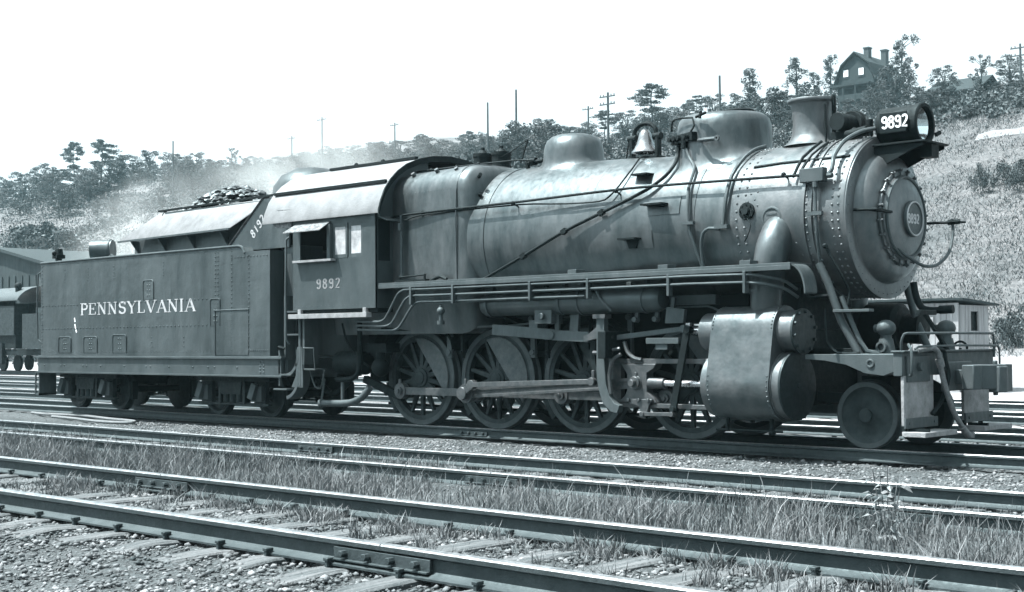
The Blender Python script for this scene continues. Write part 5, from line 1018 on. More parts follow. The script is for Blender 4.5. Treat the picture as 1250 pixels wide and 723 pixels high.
# side rods, main rods
def pin(xw): return (xw+TH*math.cos(CA),.787+TH*math.sin(CA))
def rod(x0,z0,x1,z1,y,h,e0,e1,mat,name,t=.07,flute=True):
    mb=MB(); a=Vector((x0,y,z0));b=Vector((x1,y,z1)); u=(b-a).normalized()
    mb.bar(a+u*e0*.8,b-u*e1*.8,t,h,up=(0,0,1)) if not flute else None
    if flute:
        up=Vector((-u.z,0,u.x)); 
        mb.bar(a+u*e0*.8+up*h*.36,b-u*e1*.8+up*h*.36,t,h*.28,up=up); mb.bar(a+u*e0*.8-up*h*.36,b-u*e1*.8-up*h*.36,t,h*.28,up=up); mb.bar(a+u*e0*.8,b-u*e1*.8,t*.45,h*.5,up=up)
    o=part(ENG,name,mb,mat,bevel=.004)
    for (x,z),e in(((x0,z0),e0),((x1,z1),e1)):
        m2=MB(); m2.cyl((x,y-.055,z),(x,y+.055,z),e,n=24); m2.cyl((x,y-.09,z),(x,y-.05,z),e*.55,n=16); m2.cyl((x,y-.115,z),(x,y-.085,z),e*.28,n=6); m2.cyl((x,y-.04,z+e*.8),(x,y-.04,z+e*1.5),.03,.025,n=8); part(o,'rod_end',m2,mat,bevel=.004)
    return o
for s in(-1,1):
    P=[pin(x) for x in(-8.10,-6.36,-4.58,-2.67)]
    y=s*.95
    for i in range(3): rod(P[i][0]+(.001 if i else 0),P[i][1],P[i+1][0],P[i+1][1],y+(0.0 if i!=1 else -.004*s),.12,.13,.13,STEEL,'side_rod',flute=False)
    rod(P[1][0],P[1][1],-3.3,.78,s*1.16,.15,.15,.10,STEEL,'main_rod')
    mb=MB(); 
    for x,z in P: mb.cyl((x,s*.8,z),(x,s*1.02,z),.06,n=14)
    mb.cyl((P[1][0],s*.8,P[1][1]),(P[1][0],s*1.25,P[1][1]),.07,n=14); part(ENG,'crank_pins',mb,STEEL)
# eccentric crank, eccentric rod, link, radius rod
mb=MB(); px_,pz_=pin(-6.36); mb.bar((px_,-1.27,pz_),(px_+.22,-1.27,pz_+.14),.06,.11,up=(0,0,1)); mb.cyl((px_+.22,-1.33,pz_+.14),(px_+.22,-1.24,pz_+.14),.075,n=16); mb.cyl((px_,-1.31,pz_),(px_,-1.24,pz_),.10,n=16); part(ENG,'eccentric_crank',mb,STEEL,bevel=.006)
mb=MB(); mb.bar((px_+.22,-1.31,pz_+.14),(-4.0,-1.31,.79),.045,.075); mb.cyl((-4.0,-1.35,.79),(-4.0,-1.26,.79),.06,n=14); mb.tube([(-4.0,-1.28,.79),(-4.0,-1.28,.95)],.03,6,0); part(ENG,'eccentric_rod',mb,STEEL,bevel=.004)
mb=MB(); A=[];B=[]
for i in range(11):
    z=.80+.8*i/10; x=-4.02+.10*((i-5)/5)**2; A.append((x-.045,-1.28,z)); B.append((x+.045,-1.28,z))
mb.sheet(A,B,(0,.09,0)); part(ENG,'expansion_link',mb,DARK)
# link yoke: the tall bright curved bracket
mb=MB(); P0=[(-3.86,1.70),(-3.86,1.3),(-3.865,.95),(-3.84,.72),(-3.76,.5),(-3.62,.38),(-3.5,.36)]; P1=[(-3.72,1.70),(-3.72,1.3),(-3.72,1.06),(-3.70,.78),(-3.64,.6),(-3.55,.5),(-3.46,.47)]
mb.sheet([(x,-1.38,z) for x,z in P0],[(x,-1.38,z) for x,z in P1],(0,.10,0))
LK=part(ENG,'link_yoke',mb,DUST,bevel=.006)
mb=MB(); mb.box(-3.9,-3.68,-1.41,-1.26,1.68,1.74); 
for z in(1.42,1.2): mb.cyl((-3.95,-1.34,z),(-3.6,-1.34,z),.028,n=8)
mb.prism([(-3.86,1.56),(-4.02,1.46),(-4.1,1.44),(-4.1,1.36),(-3.86,1.4)],'xz',-1.37,-1.30); mb.tube([(-3.70,-1.34,1.26),(-3.62,-1.34,1.24),(-3.5,-1.3,1.26)],.025,6,2); mb.tube([(-3.64,-1.34,.62),(-3.66,-1.34,.9),(-3.6,-1.34,1.10),(-3.48,-1.3,1.18)],.028,8,3)
mb.tube([(-3.5,-1.2,1.35),(-3.44,-1.2,1.2),(-3.32,-1.2,1.12),(-3.2,-1.2,1.10)],.03,8,3); part(LK,'yoke_bolts',mb,STEEL)
mb=MB(); mb.bar((-3.95,-1.22,1.38),(-2.45,-1.22,1.52),.05,.07); mb.cyl((-2.45,-1.27,1.52),(-2.45,-1.17,1.52),.055,n=12); mb.box(-3.05,-2.5,-1.3,-1.14,1.32,1.40); mb.box(-2.9,-2.7,-1.28,-1.16,1.24,1.33); part(ENG,'radius_rod',mb,DUST,bevel=.004)
mb=MB(); mb.bar((-2.36,-1.27,1.56),(-2.62,-1.27,.42),.04,.10,up=(1,0,0)); mb.cyl((-2.36,-1.31,1.5),(-2.36,-1.2,1.5),.05,n=12); mb.cyl((-2.62,-1.31,.44),(-2.62,-1.2,.44),.04,n=12); part(ENG,'combination_lever',mb,DARK,bevel=.004)
mb=MB(); mb.bar((-3.12,-1.29,.36),(-2.62,-1.29,.37),.04,.05); mb.cyl((-3.12,-1.33,.36),(-3.12,-1.22,.36),.035,n=10); mb.cyl((-2.62,-1.33,.37),(-2.62,-1.22,.37),.035,n=10); part(ENG,'union_link',mb,STEEL,bevel=.003)
mb=MB(); mb.cyl((-2.5,-1.16,1.49),(-1.85,-1.16,1.49),.025,n=10); mb.cyl((-2.45,-1.16,1.49),(-2.2,-1.16,1.49),.05,n=10); mb.box(-2.45,-2.38,-1.2,-1.1,1.44,1.6); part(ENG,'valve_stem',mb,BRIGHT)
mb=MB(); mb.bar((-6.0,-1.24,1.55),(-4.75,-1.24,1.46),.06,.16,up=(0,0,1)); mb.bar((-4.8,-1.24,1.455),(-4.1,-1.24,1.42),.05,.15); mb.cyl((-4.8,-1.29,1.46),(-4.8,-1.18,1.46),.06,n=10); mb.bar((-4.72,-1.22,1.4),(-4.72,-1.22,1.78),.05,.08,up=(1,0,0)); mb.box(-4.85,-4.6,-1.25,-1.18,1.76,1.79); mb.bar((-4.42,-1.2,1.45),(-4.38,-1.2,1.86),.05,.16,up=(1,0,0)); mb.box(-5.25,-5.08,-1.26,-1.14,1.54,1.68); part(ENG,'reach_rod',mb,DUST,bevel=.006)
mb=MB(); mb.bar((-4.3,-1.15,1.35),(-4.05,-1.15,.98),.07,.12,up=(1,0,0)); mb.cyl((-4.2,-1.2,1.3),(-4.2,-1.1,1.3),.05,n=10); part(ENG,'lift_arm',mb,DARK,bevel=.004)
# crosshead and guides
for s in(-1,1):
    mb=MB(); mb.box(-3.75,-1.98,s*1.12-.06,s*1.12+.06,1.05,1.115); mb.box(-3.75,-1.98,s*1.12-.06,s*1.12+.06,.44,.50); mb.box(-3.72,-3.6,s*1.12-.4*0-.05,s*1.12+.05,.44,1.1)
    part(ENG,'guide_bars',mb,STEEL,bevel=.004)
    mb=MB(); pl=[(-3.56,1.045),(-2.96,1.045),(-3.0,.98),(-3.12,.92),(-3.12,.66),(-3.0,.58),(-2.96,.51),(-3.62,.51),(-3.5,.60),(-3.46,.68),(-3.46,.90),(-3.52,.98)]
    mb.prism(pl,'xz',s*1.20,s*1.04); mb.cyl((-3.3,s*1.2,.78),(-3.3,s*1.26,.78),.09,n=20); mb.cyl((-3.3,s*1.25,.78),(-3.3,s*1.33,.78),.05,n=12)
    mb.cyl((-3.12,s*1.12,.78),(-2.86,s*1.12,.78),.085,.07,n=18)
    mb.prism([(-3.45,.56),(-3.0,.56),(-3.05,.48),(-3.1,.34),(-3.18,.34),(-3.22,.46),(-3.4,.50)],'xz',s*1.24,s*1.205)
    for x in(-3.4,-3.22,-3.06): mb.cyl((x,s*1.23,.545),(x,s*1.27,.545),.028,n=6)
    part(ENG,'crosshead',mb,STEEL,bevel=.006)
    mb=MB(); mb.cyl((-2.9,s*1.12,.78),(-1.85,s*1.12,.78),.045,n=18); part(ENG,'piston_rod',mb,BRIGHT)
mb=MB(); mb.box(-3.74,-3.6,-1.5,-.55,1.12,1.5); mb.box(-3.72,-3.62,-1.1,-.55,.5,1.12); part(ENG,'guide_yoke',mb,DARK,bevel=.01)
# cylinders and valve chests
for s in(-1,1):
    yc=s*1.13
    mb=MB(); pr=[]
    # jacket outline in the y,z plane: valve chest on top, cylinder below
    for a in range(250,90,-8): pr.append((yc+s*.47*math.cos(R_(a))*-1,.78+.47*math.sin(R_(a))))
    out=[(s*.95,.34)]
    for a in range(-80,21,8): out.append((yc+s*.46*math.cos(R_(a)),.78+.46*math.sin(R_(a))))
    for a in range(8,181,8): out.append((yc-s*.0+s*.33*math.cos(R_(a)),1.47+.33*math.sin(R_(a))))
    out.append((s*.70,1.2)); out.append((s*.70,.34))
    mb.prism(out,'yz',-1.86,-.92)
    if s<0:
        for x in(-1.835,-.945):
            for (y,z) in out[3:27:1]: 
                mb.rivet((x,y-.002,z),(0,y-yc,z-(.78 if z<1.1 else 1.47)),.012)
    CY=part(ENG,'cylinder_jacket',mb,JCYL,ang=35)
    mb=MB(); mb.cyl((-1.98,yc,.78),(-1.86,yc,.78),.42,n=48); mb.ring((-.92,yc,.78),(1,0,0),.44,.2,.02,48); mb.cyl((-.90,yc,.78),(-.80,yc,.78),.43,n=56); part(CY,'cylinder_head',mb,SMOKEBOX,ang=35); mb=MB(); mb.lathe([(0,.435),(.012,.44),(.03,.435),(.034,.40),(.034,.0001)],(-.798,yc,.78),(1,0,0),56,False); mb.cyl((-.765,yc,.78),(-.74,yc,.78),.035,n=6); part(CY,'head_cover',mb,HEADP,ang=35)
    mb=MB(); mb.cyl((-.92,yc,1.47),(-.70,yc,1.47),.265,n=40); part(CY,'valve_chest_sleeve',mb,SMOKEBOX,ang=35); mb=MB(); mb.cyl((-.698,yc,1.47),(-.67,yc,1.47),.29,n=40)
    for i in range(10):
        a=2*math.pi*i/10+.2; mb.cyl((-.67,yc+.25*math.cos(a),1.47+.25*math.sin(a)),(-.635,yc+.25*math.cos(a),1.47+.25*math.sin(a)),.024,n=6)
    part(CY,'valve_chest_head',mb,HEADP,ang=35); mb=MB(); mb.cyl((-2.12,yc,1.47),(-1.86,yc,1.47),.25,n=36); part(CY,'rear_valve_chest_head',mb,SMOKEBOX,ang=35)
mb=MB(); mb.box(-1.8,-.95,-.72,.72,.5,1.5); mb.prism([(-.75,1.5),(.75,1.5),(.62,2.15),(-.62,2.15)],'yz',-1.75,-1.0); part(ENG,'cylinder_saddle',mb,DARK,bevel=.02)
for s in(-1,1):
    mb=MB(); mb.tube([(-1.25,s*1.10,1.72),(-1.22,s*1.12,2.0),(-1.16,s*1.12,2.35),(-1.14,s*1.08,2.55),(-1.13,s*.9,2.78),(-1.12,s*.6,2.9)],[.20,.24],24,3); mb.ring((-1.25,s*1.10,1.98),(.1,0,1),.225,.19,.03,28); part(ENG,'steam_pipe',mb,JACK,ang=50)
mb=MB(); mb.cyl((-1.72,-1.3,.36),(-1.72,-1.3,.18),.03,n=8); mb.cyl((-1.05,-1.3,.36),(-1.05,-1.3,.18),.03,n=8); mb.tube([(-1.9,-1.3,.2),(-.9,-1.3,.2)],.018,6,0); mb.ball((-1.05,-1.3,.19),.05,8); part(ENG,'cylinder_cocks',mb,DARK)
# pilot: deck, beam, braces
mb=MB(); mb.prism([(-.62,1.18),(.62,1.18),(.62,.98),(.45,.92),(.2,.95),(-.05,1.05),(-.35,1.10),(-.62,1.12)],'xz',-1.20,-1.14); mb.prism([(-.62,1.18),(.62,1.18),(.62,.98),(.2,.95),(-.62,1.12)],'xz',1.14,1.20)
mb.box(-.3,.62,-1.14,1.14,1.14,1.185); mb.ring((.28,-1.205,1.07),(0,-1,0),.055,.03,.01,20); part(ENG,'pilot_deck',mb,DUST,bevel=.006)
mb=MB(); mb.box(.62,.74,-1.28,1.24,.92,1.20); mb.box(.60,.78,-1.30,1.26,1.2,1.225); part(ENG,'end_beam',mb,DUST,bevel=.008)
for y0,y1 in((-1.26,-.50),(.34,1.08)):
    mb=MB(); mb.box(.705,.745,y0,y1,.33,.925); part(ENG,'pilot_board',mb,WOODL,label='upright board of the pilot',bevel=.005)
    mb=MB(); mb.box(.745,.77,y0-.01,y1+.06,.30,.42); mb.cyl((.77,y0+.08,.36),(.785,y0+.08,.36),.02,n=6); mb.cyl((.77,y1-.04,.36),(.785,y1-.04,.36),.02,n=6); part(ENG,'board_strap',mb,DUST,bevel=.003)
    mb=MB(); mb.box(.72,1.02,y0-.02,y1+.06,.205,.265); part(ENG,'footboard',mb,WOODL,bevel=.006)
    mb=MB(); mb.box(.74,1.0,y0+.1,y0+.14,.265,.30); mb.box(.66,.70,y0+.1,y0+.16,.2,1.0); mb.box(.66,.70,y1-.16,y1-.1,.2,1.0); part(ENG,'footboard_bracket',mb,DARK)
mb=MB(); mb.box(.742,.765,-1.2,-.62,1.0-.15,1.16); mb.cyl((.765,-.92,1.03),(.82,-.92,1.03),.05,n=16); mb.bar((.80,-.92,1.0),(.80,-.92,.88),.05,.03); part(ENG,'pocket_plate',mb,DUST,bevel=.005)
# coupler
mb=MB(); mb.box(.74,1.0,-.12,.12,.80,.98); mb.prism([(.98,-.22),(1.14,-.24),(1.20,-.15),(1.17,-.10),(1.22,-.02),(1.30,.05),(1.33,.20),(1.2,.24),(.98,.2)],'xy',.74,1.04); mb.box(.76,.86,-.34,.34,.72,1.08); CP=part(ENG,'coupler',mb,DUST,bevel=.012)
mb=MB(); mb.prism([(1.19,.06),(1.34,.05),(1.38,.16),(1.34,.30),(1.2,.28)],'xy',.70,1.02); mb.cyl((1.22,.2,.66),(1.22,.2,1.09),.03,n=10); part(CP,'knuckle',mb,DUST,bevel=.012)
mb=MB(); mb.box(1.08,1.26,.42,.62,.70,1.04); part(ENG,'buffer_block',mb,DUST,bevel=.01)
mb=MB(); mb.bar((.86,.36,.86),(1.1,.5,.86),.14,.16); part(ENG,'buffer_shank',mb,DARK,bevel=.01)
# handrails on the pilot, uncoupling lever
mb=MB(); mb.tube([(.70,-1.22,1.2),(.72,-1.26,1.32),(.76,-1.26,1.42),(.80,-1.20,1.43),(.80,1.05,1.43),(.80,1.12,1.40),(.80,1.13,1.12)],.017,8,2); part(ENG,'pilot_handrail',mb,DUST)
mb=MB(); mb.tube([(.82,-1.12,1.24),(.84,-1.05,1.27),(.84,1.14,1.27),(.84,1.2,1.2),(.84,1.2,.98)],.014,8,2); mb.tube([(.80,-1.24,1.30),(.86,-1.28,1.22),(.86,-1.28,.98),(.82,-1.22,.93),(.78,-1.2,.93)],.018,8,3); part(ENG,'uncoupling_lever',mb,DUST)
mb=MB(); mb.bar((.62,-.62,1.69),(.62,-.18,1.69),.06,.06); mb.bar((.62,-.45,1.68),(.70,.02,1.2),.045,.045); part(ENG,'poling_arm',mb,DARK,bevel=.006)
# air hose
mb=MB(); mb.tube([(.76,-.95,1.22),(.84,-.68,1.25),(.86,-.6,1.2),(.86,-.56,1.08),(.88,-.5,.85),(.92,-.36,.5),(.97,-.14,.22)],.034,10,3); mb.cyl((.86,-.57,1.12),(.87,-.54,1.02),.048,n=12); mb.cyl((.955,-.2,.28),(.99,-.08,.17),.045,n=12); mb.bar((.98,-.12,.19),(1.0,.02,.17),.05,.07); part(ENG,'air_hose',mb,RUBBER)
mb=MB(); mb.tube([(.8,-.72,1.22),(.86,-.45,1.22),(.87,-.42,1.1),(.88,-.36,.9),(.82,-.45,.6),(.78,-.62,.45)],.026,8,3); part(ENG,'air_hose',mb,DARK,label='darker hose curling behind the first')
# two marker bulbs on the deck
for x,y,rr in((.15,-.55,.125),(.42,.55,.125)):
    mb=MB(); mb.ball((x,y,1.50),rr,20,.85); mb.cyl((x,y,1.36),(x,y,1.42),.07,n=14); mb.cyl((x-.11,y,1.50),(x-.15,y,1.50),.05,n=12); mb.cyl((x,y,1.18),(x,y,1.37),.12,.085,n=20); mb.ring((x,y-.09,1.26),(0,-1,.1),.07,.045,.06,20); part(ENG,'check_valve_casting',mb,DUST,ang=50)
mb=MB(); mb.ring((.42,.95,1.24),(.5,-1,0),.10,.07,.03,24); mb.cyl((.42,.95,1.18),(.42,.95,1.24),.02,n=6); part(ENG,'hand_wheel',mb,DARK)
# bracing pipes from the smokebox to the pilot deck
for s in(-1,1):
    mb=MB(); mb.tube([(-.48,s*1.08,2.32),(-.38,s*1.05,2.1),(-.22,s*1.0,1.6),(.0,s*.95,1.17)],.05,12,0); part(ENG,'smokebox_brace',mb,DUST)
    if s>0: continue
    mb=MB(); mb.tube([(-.2,s*1.02,1.9),(-.05,s*.98,1.5),(.1,s*.95,1.22),(.25,s*.9,1.2)],.03,8,2); part(ENG,'drain_pipe',mb,DUST)
mb=MB(); mb.tube([(.1,.3,2.1),(.14,.3,1.9),(.22,.3,1.76),(.36,.32,1.73),(.58,.34,1.74)],.045,10,3); mb.cyl((.44,.33,1.735),(.62,.345,1.74),.055,n=12); part(ENG,'exhaust_pipe',mb,DARK,label='dark pipe leaving the smokebox bottom')
mb=MB(); mb.box(-.28,.22,-1.10,-.98,1.70,1.735); part(ENG,'smokebox_step',mb,DUST,bevel=.004)
mb=MB(); mb.tube([(-.62,-1.16,2.30),(-.60,-1.14,1.9),(-.5,-1.1,1.9),(-.3,-1.02,1.93)],.02,6,2); mb.tube([(-.32,-1.15,2.5),(-.28,-1.13,2.4)],.02,6,0); mb.ball((-.34,-1.16,2.53),.035,8); mb.tube([(-.30,-1.14,2.45),(-.15,-1.08,2.15),(-.1,-1.0,1.95),(-.12,-1.0,1.8)],.017,6,3)
mb.tube([(-.35,-1.15,1.75),(-.33,-1.15,1.35),(-.2,-1.13,1.2),(.1,-1.12,1.2)],.017,6,3); part(ENG,'smokebox_piping',mb,DARK)
# air pump radiator shape beyond the pilot (dark lagged drums seen under the smokebox)
mb=MB(); mb.lathe([(0,.0001),(0,.3),(.05,.36),(.5,.36),(.55,.3),(.55,.0001)],(-1.0,1.1,1.5),(1,0,0),28,False); mb.lathe([(0,.0001),(0,.2),(.25,.21),(.28,.0001)],(-.42,1.1,1.5),(1,0,0),28,False); part(ENG,'air_pump',mb,DARK)
# cab
CX0,CX1,CYW=-10.50,-8.33,1.55
cab=MB()
def wallpanels(y0,y1):
    for a,b,c,d in((-10.50,-8.33,1.93,2.78),(-10.50,-10.30,2.78,3.36),(-9.50,-9.42,2.78,3.36),(-8.66,-8.33,2.78,3.36),(-10.50,-8.33,3.36,3.50)): cab.box(a,b,y0,y1,c,d)
wallpanels(-1.55,-1.53); wallpanels(1.53,1.55)
cab.rline((-10.44,-1.55,1.99),(-8.4,-1.55,1.99),.1,(0,-1,0),.009); cab.rline((-8.37,-1.55,2.0),(-8.37,-1.55,3.4),.1,(0,-1,0),.008); cab.rline((-10.46,-1.55,2.0),(-10.46,-1.55,3.4),.1,(0,-1,0),.008)
CB=part(ENG,'cab',cab,CAB)
arc_=[(-1.62,3.46),(-1.57,3.62),(-1.48,3.82),(-1.36,3.98),(-1.20,4.13),(-1.0,4.26),(-.72,4.37),(-.4,4.44),(0,4.47)]; arc_=arc_+[(-y,z) for y,z in reversed(arc_[:-1])]
mb=MB(); mb.sheet([(-11.28,y,z) for y,z in arc_],[(-8.18,y,z) for y,z in arc_],(0,0,.035)); RF=part(ENG,'cab_roof',mb,ROOF,ang=50)
mb=MB(); mb.sheet([(-11.0,y*1.004,z+.04) for y,z in arc_[4:6]],[(-8.2,y*1.004,z+.04) for y,z in arc_[4:6]],(0,0,.0)); 
mb=MB(); mb.bar((-11.2,-1.40,4.0),(-8.25,-1.40,4.0),.05,.05); part(RF,'roof_rib',mb,DARK)
mb=MB(); mb.bar((-10.6,-.62,4.455),(-8.35,-.62,4.455),.07,.05); mb.box(-10.2,-8.9,-.55,.55,4.45,4.485)
for x in(-9.9,-9.2): mb.ball((x,-.62,4.48),.04,8)
part(RF,'roof_hatch',mb,DARK,bevel=.004)
mb=MB(); 
for xx in(-8.20,): mb.sheet([(xx,y*1.0,z-.05) for y,z in arc_],[(xx,y*1.005,z+.05) for y,z in arc_],(.03,0,0))
part(RF,'roof_edge',mb,DARK)
# cab front wall with arch
for s in(-1,1):
    mb=MB(); pts=[(s*1.55,1.93),(s*1.55,3.47)]+[(s*abs(y),z-.01) for y,z in arc_[1:8]]+[(s*.35,4.16),(s*.8,4.1),(s*1.1,3.95),(s*1.17,3.6),(s*1.18,3.40)]
    up=pts+[(s*1.52,3.40)]; up=[(s*1.55,3.38)]+pts[1:-1]+[(s*1.18,3.38)]
    mb.prism(up,'yz',-8.35,-8.33); mb.prism([(s*1.55,1.93),(s*1.55,2.7),(s*1.17,2.7),(s*1.17,1.93)],'yz',-8.35,-8.33); mb.box(-8.35,-8.33,min(s*1.50,s*1.55),max(s*1.5,s*1.55),2.7,3.38); mb.box(-8.35,-8.33,min(s*1.17,s*1.24),max(s*1.17,s*1.24),2.7,3.38); part(ENG,'cab_front_wall',mb,CAB,smooth=False)
    w=MB(); w.box(-8.36,-8.34,min(s*1.24,s*1.5),max(s*1.24,s*1.5),2.7,3.38); part(CB,'front_window',w,BLACK)
mb=MB(); mb.sheet([(-8.33,-1.52,3.42),(-8.33,-1.2,3.42)],[(-8.08,-1.54,3.33),(-8.08,-1.2,3.33)],(0,0,.012)); part(CB,'front_window_awning',mb,DUST)
mb=MB(); mb.sheet([(-10.40,-1.555,3.40),(-9.48,-1.555,3.40)],[(-10.44,-1.82,3.24),(-9.44,-1.82,3.24)],(0,0,.015)); part(CB,'window_awning',mb,CANVAS)
mb=MB(); mb.box(-10.38,-9.35,-1.66,-1.53,2.735,2.775); part(CB,'arm_rest',mb,WOODL,bevel=.004)
for k,(a,b) in enumerate(((-9.42,-9.04),(-9.02,-8.66))):
    mb=MB(); y=-1.535+.012*k
    mb.box(a,a+.05,y-.02,y,2.78,3.36);mb.box(b-.05,b,y-.02,y,2.78,3.36);mb.box(a+.05,b-.05,y-.02,y,2.78,2.84);mb.box(a+.05,b-.05,y-.02,y,3.30,3.36); f=part(CB,'window_sash',mb,DUST)
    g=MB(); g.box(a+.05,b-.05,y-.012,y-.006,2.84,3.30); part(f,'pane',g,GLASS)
mb=MB(); mb.box(-9.5,-9.42,-1.62,-1.535,2.72,3.36); part(CB,'sash_post',mb,DUST)
mb=MB(); digits(mb,'9892',(-9.86,-1.551,2.28),(1,0,0),(0,0,1),(0,-1,0),.17,.15,.98,1.25); part(CB,'cab_numerals',mb,CHALK)
mb=MB(); mb.box(-10.55,-8.5,-1.62,-1.50,1.78,1.86); mb.box(-10.36,-10.28,-1.56,-1.5,1.86,1.94); mb.box(-8.66,-8.58,-1.56,-1.5,1.86,1.94); part(ENG,'cab_sill_step',mb,WOODL,bevel=.004)
mb=MB(); mb.box(-10.45,-8.35,-1.5,1.5,1.86,1.93); part(ENG,'cab_floor',mb,DARK)
mb=MB(); mb.box(-8.9,-8.4,-1.0,1.0,1.93,3.7); mb.cyl((-9.3,-.5,2.9),(-8.9,-.5,2.9),.12,n=16); part(ENG,'backhead',mb,BLACK,bevel=.02)
mb=MB(); mb.tube([(-10.56,-1.58,3.2),(-10.60,-1.62,3.15),(-10.60,-1.62,1.45),(-10.56,-1.58,1.35)],.018,8,2); part(ENG,'cab_grab_rail',mb,DUST)
mb=MB(); P0=[(-11.26,-1.50,3.72),(-10.9,-1.56,3.70),(-10.5,-1.56,3.68)]; P1=[(-11.20,-1.52,3.55),(-10.95,-1.58,3.38),(-10.52,-1.58,3.36)]; mb.sheet(P0,P1,(0,.02,0)); mb.sheet([(-11.26,-1.38,4.0),(-10.5,-1.38,4.0)],[(-11.26,-1.50,3.72),(-10.5,-1.50,3.72)],(0,.02,0)); part(ENG,'rolled_curtain',mb,CANVAS)
# steps and pipes under the cab
mb=MB(); mb.box(-10.30,-10.25,-1.5,-1.2,1.0,1.8); 
mb.tube([(-10.28,-1.5,1.28),(-10.0,-1.5,1.28),(-9.97,-1.5,.92),(-10.26,-1.5,.92),(-10.28,-1.5,1.28)],.012,6,0); mb.box(-10.28,-9.98,-1.48,-1.2,.90,.925); mb.tube([(-10.3,-1.35,.92),(-10.15,-1.35,.62),(-10.0,-1.35,.6),(-9.9,-1.35,.9)],.014,6,3); part(ENG,'cab_steps',mb,DUST)
mb=MB(); mb.tube([(-10.1,-1.25,.33),(-9.4,-1.22,.35),(-9.1,-1.2,.45),(-8.95,-1.15,.62)],.06,12,3); mb.cyl((-10.12,-1.25,.33),(-10.06,-1.25,.33),.075,n=12); mb.tube([(-9.6,-1.2,.36),(-9.6,-1.2,.7)],.03,8,0); mb.tube([(-10.1,-1.25,.36),(-10.08,-1.2,.75)],.02,6,0); part(ENG,'injector_overflow_pipe',mb,DUST)
mb=MB(); mb.tube([(-9.75,-1.2,.74),(-9.4,-1.2,.75),(-9.2,-1.2,.85),(-9.15,-1.2,1.1),(-9.15,-1.2,1.75)],.045,10,3); mb.tube([(-9.6,-1.2,1.7),(-9.55,-1.15,1.4),(-9.3,-1.1,1.1),(-9.0,-1.0,.9)],.02,6,3); part(ENG,'injector_pipe',mb,DARK)
mb=MB(); mb.lathe([(0,.0001),(0,.16),(.05,.2),(.7,.2),(.75,.16),(.75,.0001)],(-9.95,-.98,1.02),(1,0,0),28,False); mb.ball((-8.85,-1.0,.95),.16,14); mb.cyl((-8.85,-1.0,1.0),(-8.85,-1.0,1.35),.08,n=12); mb.box(-9.1,-8.6,-1.1,-.8,1.2,1.35); mb.bar((-9.3,-.95,.75),(-8.4,-.9,.45),.1,.12); part(ENG,'injector',mb,DARK)
mb=MB(); mb.box(-8.7,-6.9,-1.12,-.95,1.55,1.72); A=[];B=[]
for i in range(13): a=R_(180*i/12); A.append((-8.1-.95*math.cos(a),-1.0,1.25+.48*math.sin(a))); B.append((-8.1-.95*math.cos(a),-.62,1.25+.48*math.sin(a)))
mb.sheet(A,B,(0,0,.03)); part(ENG,'wheel_splasher',mb,DARK)
# ================================================================ tender
TD=thing('coal_tender',(-15.3,0,0),'dark riveted coal tender lettered PENNSYLVANIA coupled behind the big locomotive','tender')
TX0,TX1=-19.36,-11.22
mb=MB(); mb.prism([(TX0,1.14),(TX1,1.14),(TX1,3.02),(-12.0,3.02),(-12.12,3.12),(TX0,3.12)],'xz',-1.5,1.5)
f=(0,-1,0)
for z in(1.22,3.04): mb.rline((TX0+.05,-1.5,z),(TX1-.05,-1.5,z if z<3 else 2.96),.11,f,0.013) if z<3 else None
for z in(1.71,2.20): mb.rline((TX0+.1,-1.5,z),(-13.15,-1.5,z),.13,f,0.019)
for x in(TX0+.05,-12.87,-12.79,-12.36,-11.84): mb.rline((x,-1.5,1.25),(x,-1.5,3.05 if x<-12 else 2.95),.075,f,0.018)
mb.rline((-12.8,-1.5,1.98),(-11.84,-1.5,1.98),.09,f,0.018); mb.rline((-12.36,-1.5,2.93),(-11.3,-1.5,2.93),.09,f,0.018); mb.rline((-11.84,-1.5,1.24),(-11.28,-1.5,1.24),.06,f,0.018)
mb.rline((TX0+.1,-1.5,3.07),(-12.9,-1.5,3.07),.16,f,0.012)
for x in(-18.33,-17.3,-16.15,-13.9,-15.0):
    mb.rline((x,-1.5,1.32),(x,-1.5,1.5),.06,f,0.018)
for x in(-18.35,-17.4,-16.4,-14.6): mb.rline((x,-1.5,2.7),(x,-1.5,2.95),.06,f,0.015)
for z in (1.3,1.5,1.7,1.9,2.1,2.3,2.5,2.7,2.9): mb.rivet((TX1,-1.42,z),(1,0,0),.012)
TB=part(TD,'tank',mb,TEND,ang=30)
mb=MB(); mb.tube([(TX0-.01,-1.5,3.135),(-12.2,-1.5,3.135),(-12.05,-1.5,3.11),(-11.96,-1.5,3.0)],.025,8,3); mb.tube([(TX0-.01,1.5,3.135),(-12.2,1.5,3.135)],.025,8,0); part(TB,'top_bead',mb,TEND)
for xa,xb,z0,z1 in((-18.58,-18.08,1.2,1.53),(-17.55,-17.03,1.2,1.53),(-16.42,-15.92,1.2,1.56),(-15.30,-14.94,2.24,2.62),(-13.02,-12.72,1.70,2.2)):
    m2=MB(); r=.06; y=-1.507; P=[(xa,z0),(xa,z1-r)]+[(xa+r-r*math.cos(R_(a)),z1-r+r*math.sin(R_(a))) for a in(30,60,90)]+[(xb-r+r*math.cos(R_(a)),z1-r+r*math.sin(R_(a))) for a in(90,60,30,0)]+[(xb,z0)]
    m2.prism(P,'xz',y,-1.49)
    m2.tube([(x,y,z) for x,z in P],.012,6,0)
    for k in range(3): m2.rivet(((xa+xb)/2-.03,y,z0+.08+.1*k),f,0.018); m2.rivet(((xa+xb)/2+.05,y,z0+.08+.1*k),f,0.018)
    part(TB,'riveted_patch',m2,TEND)
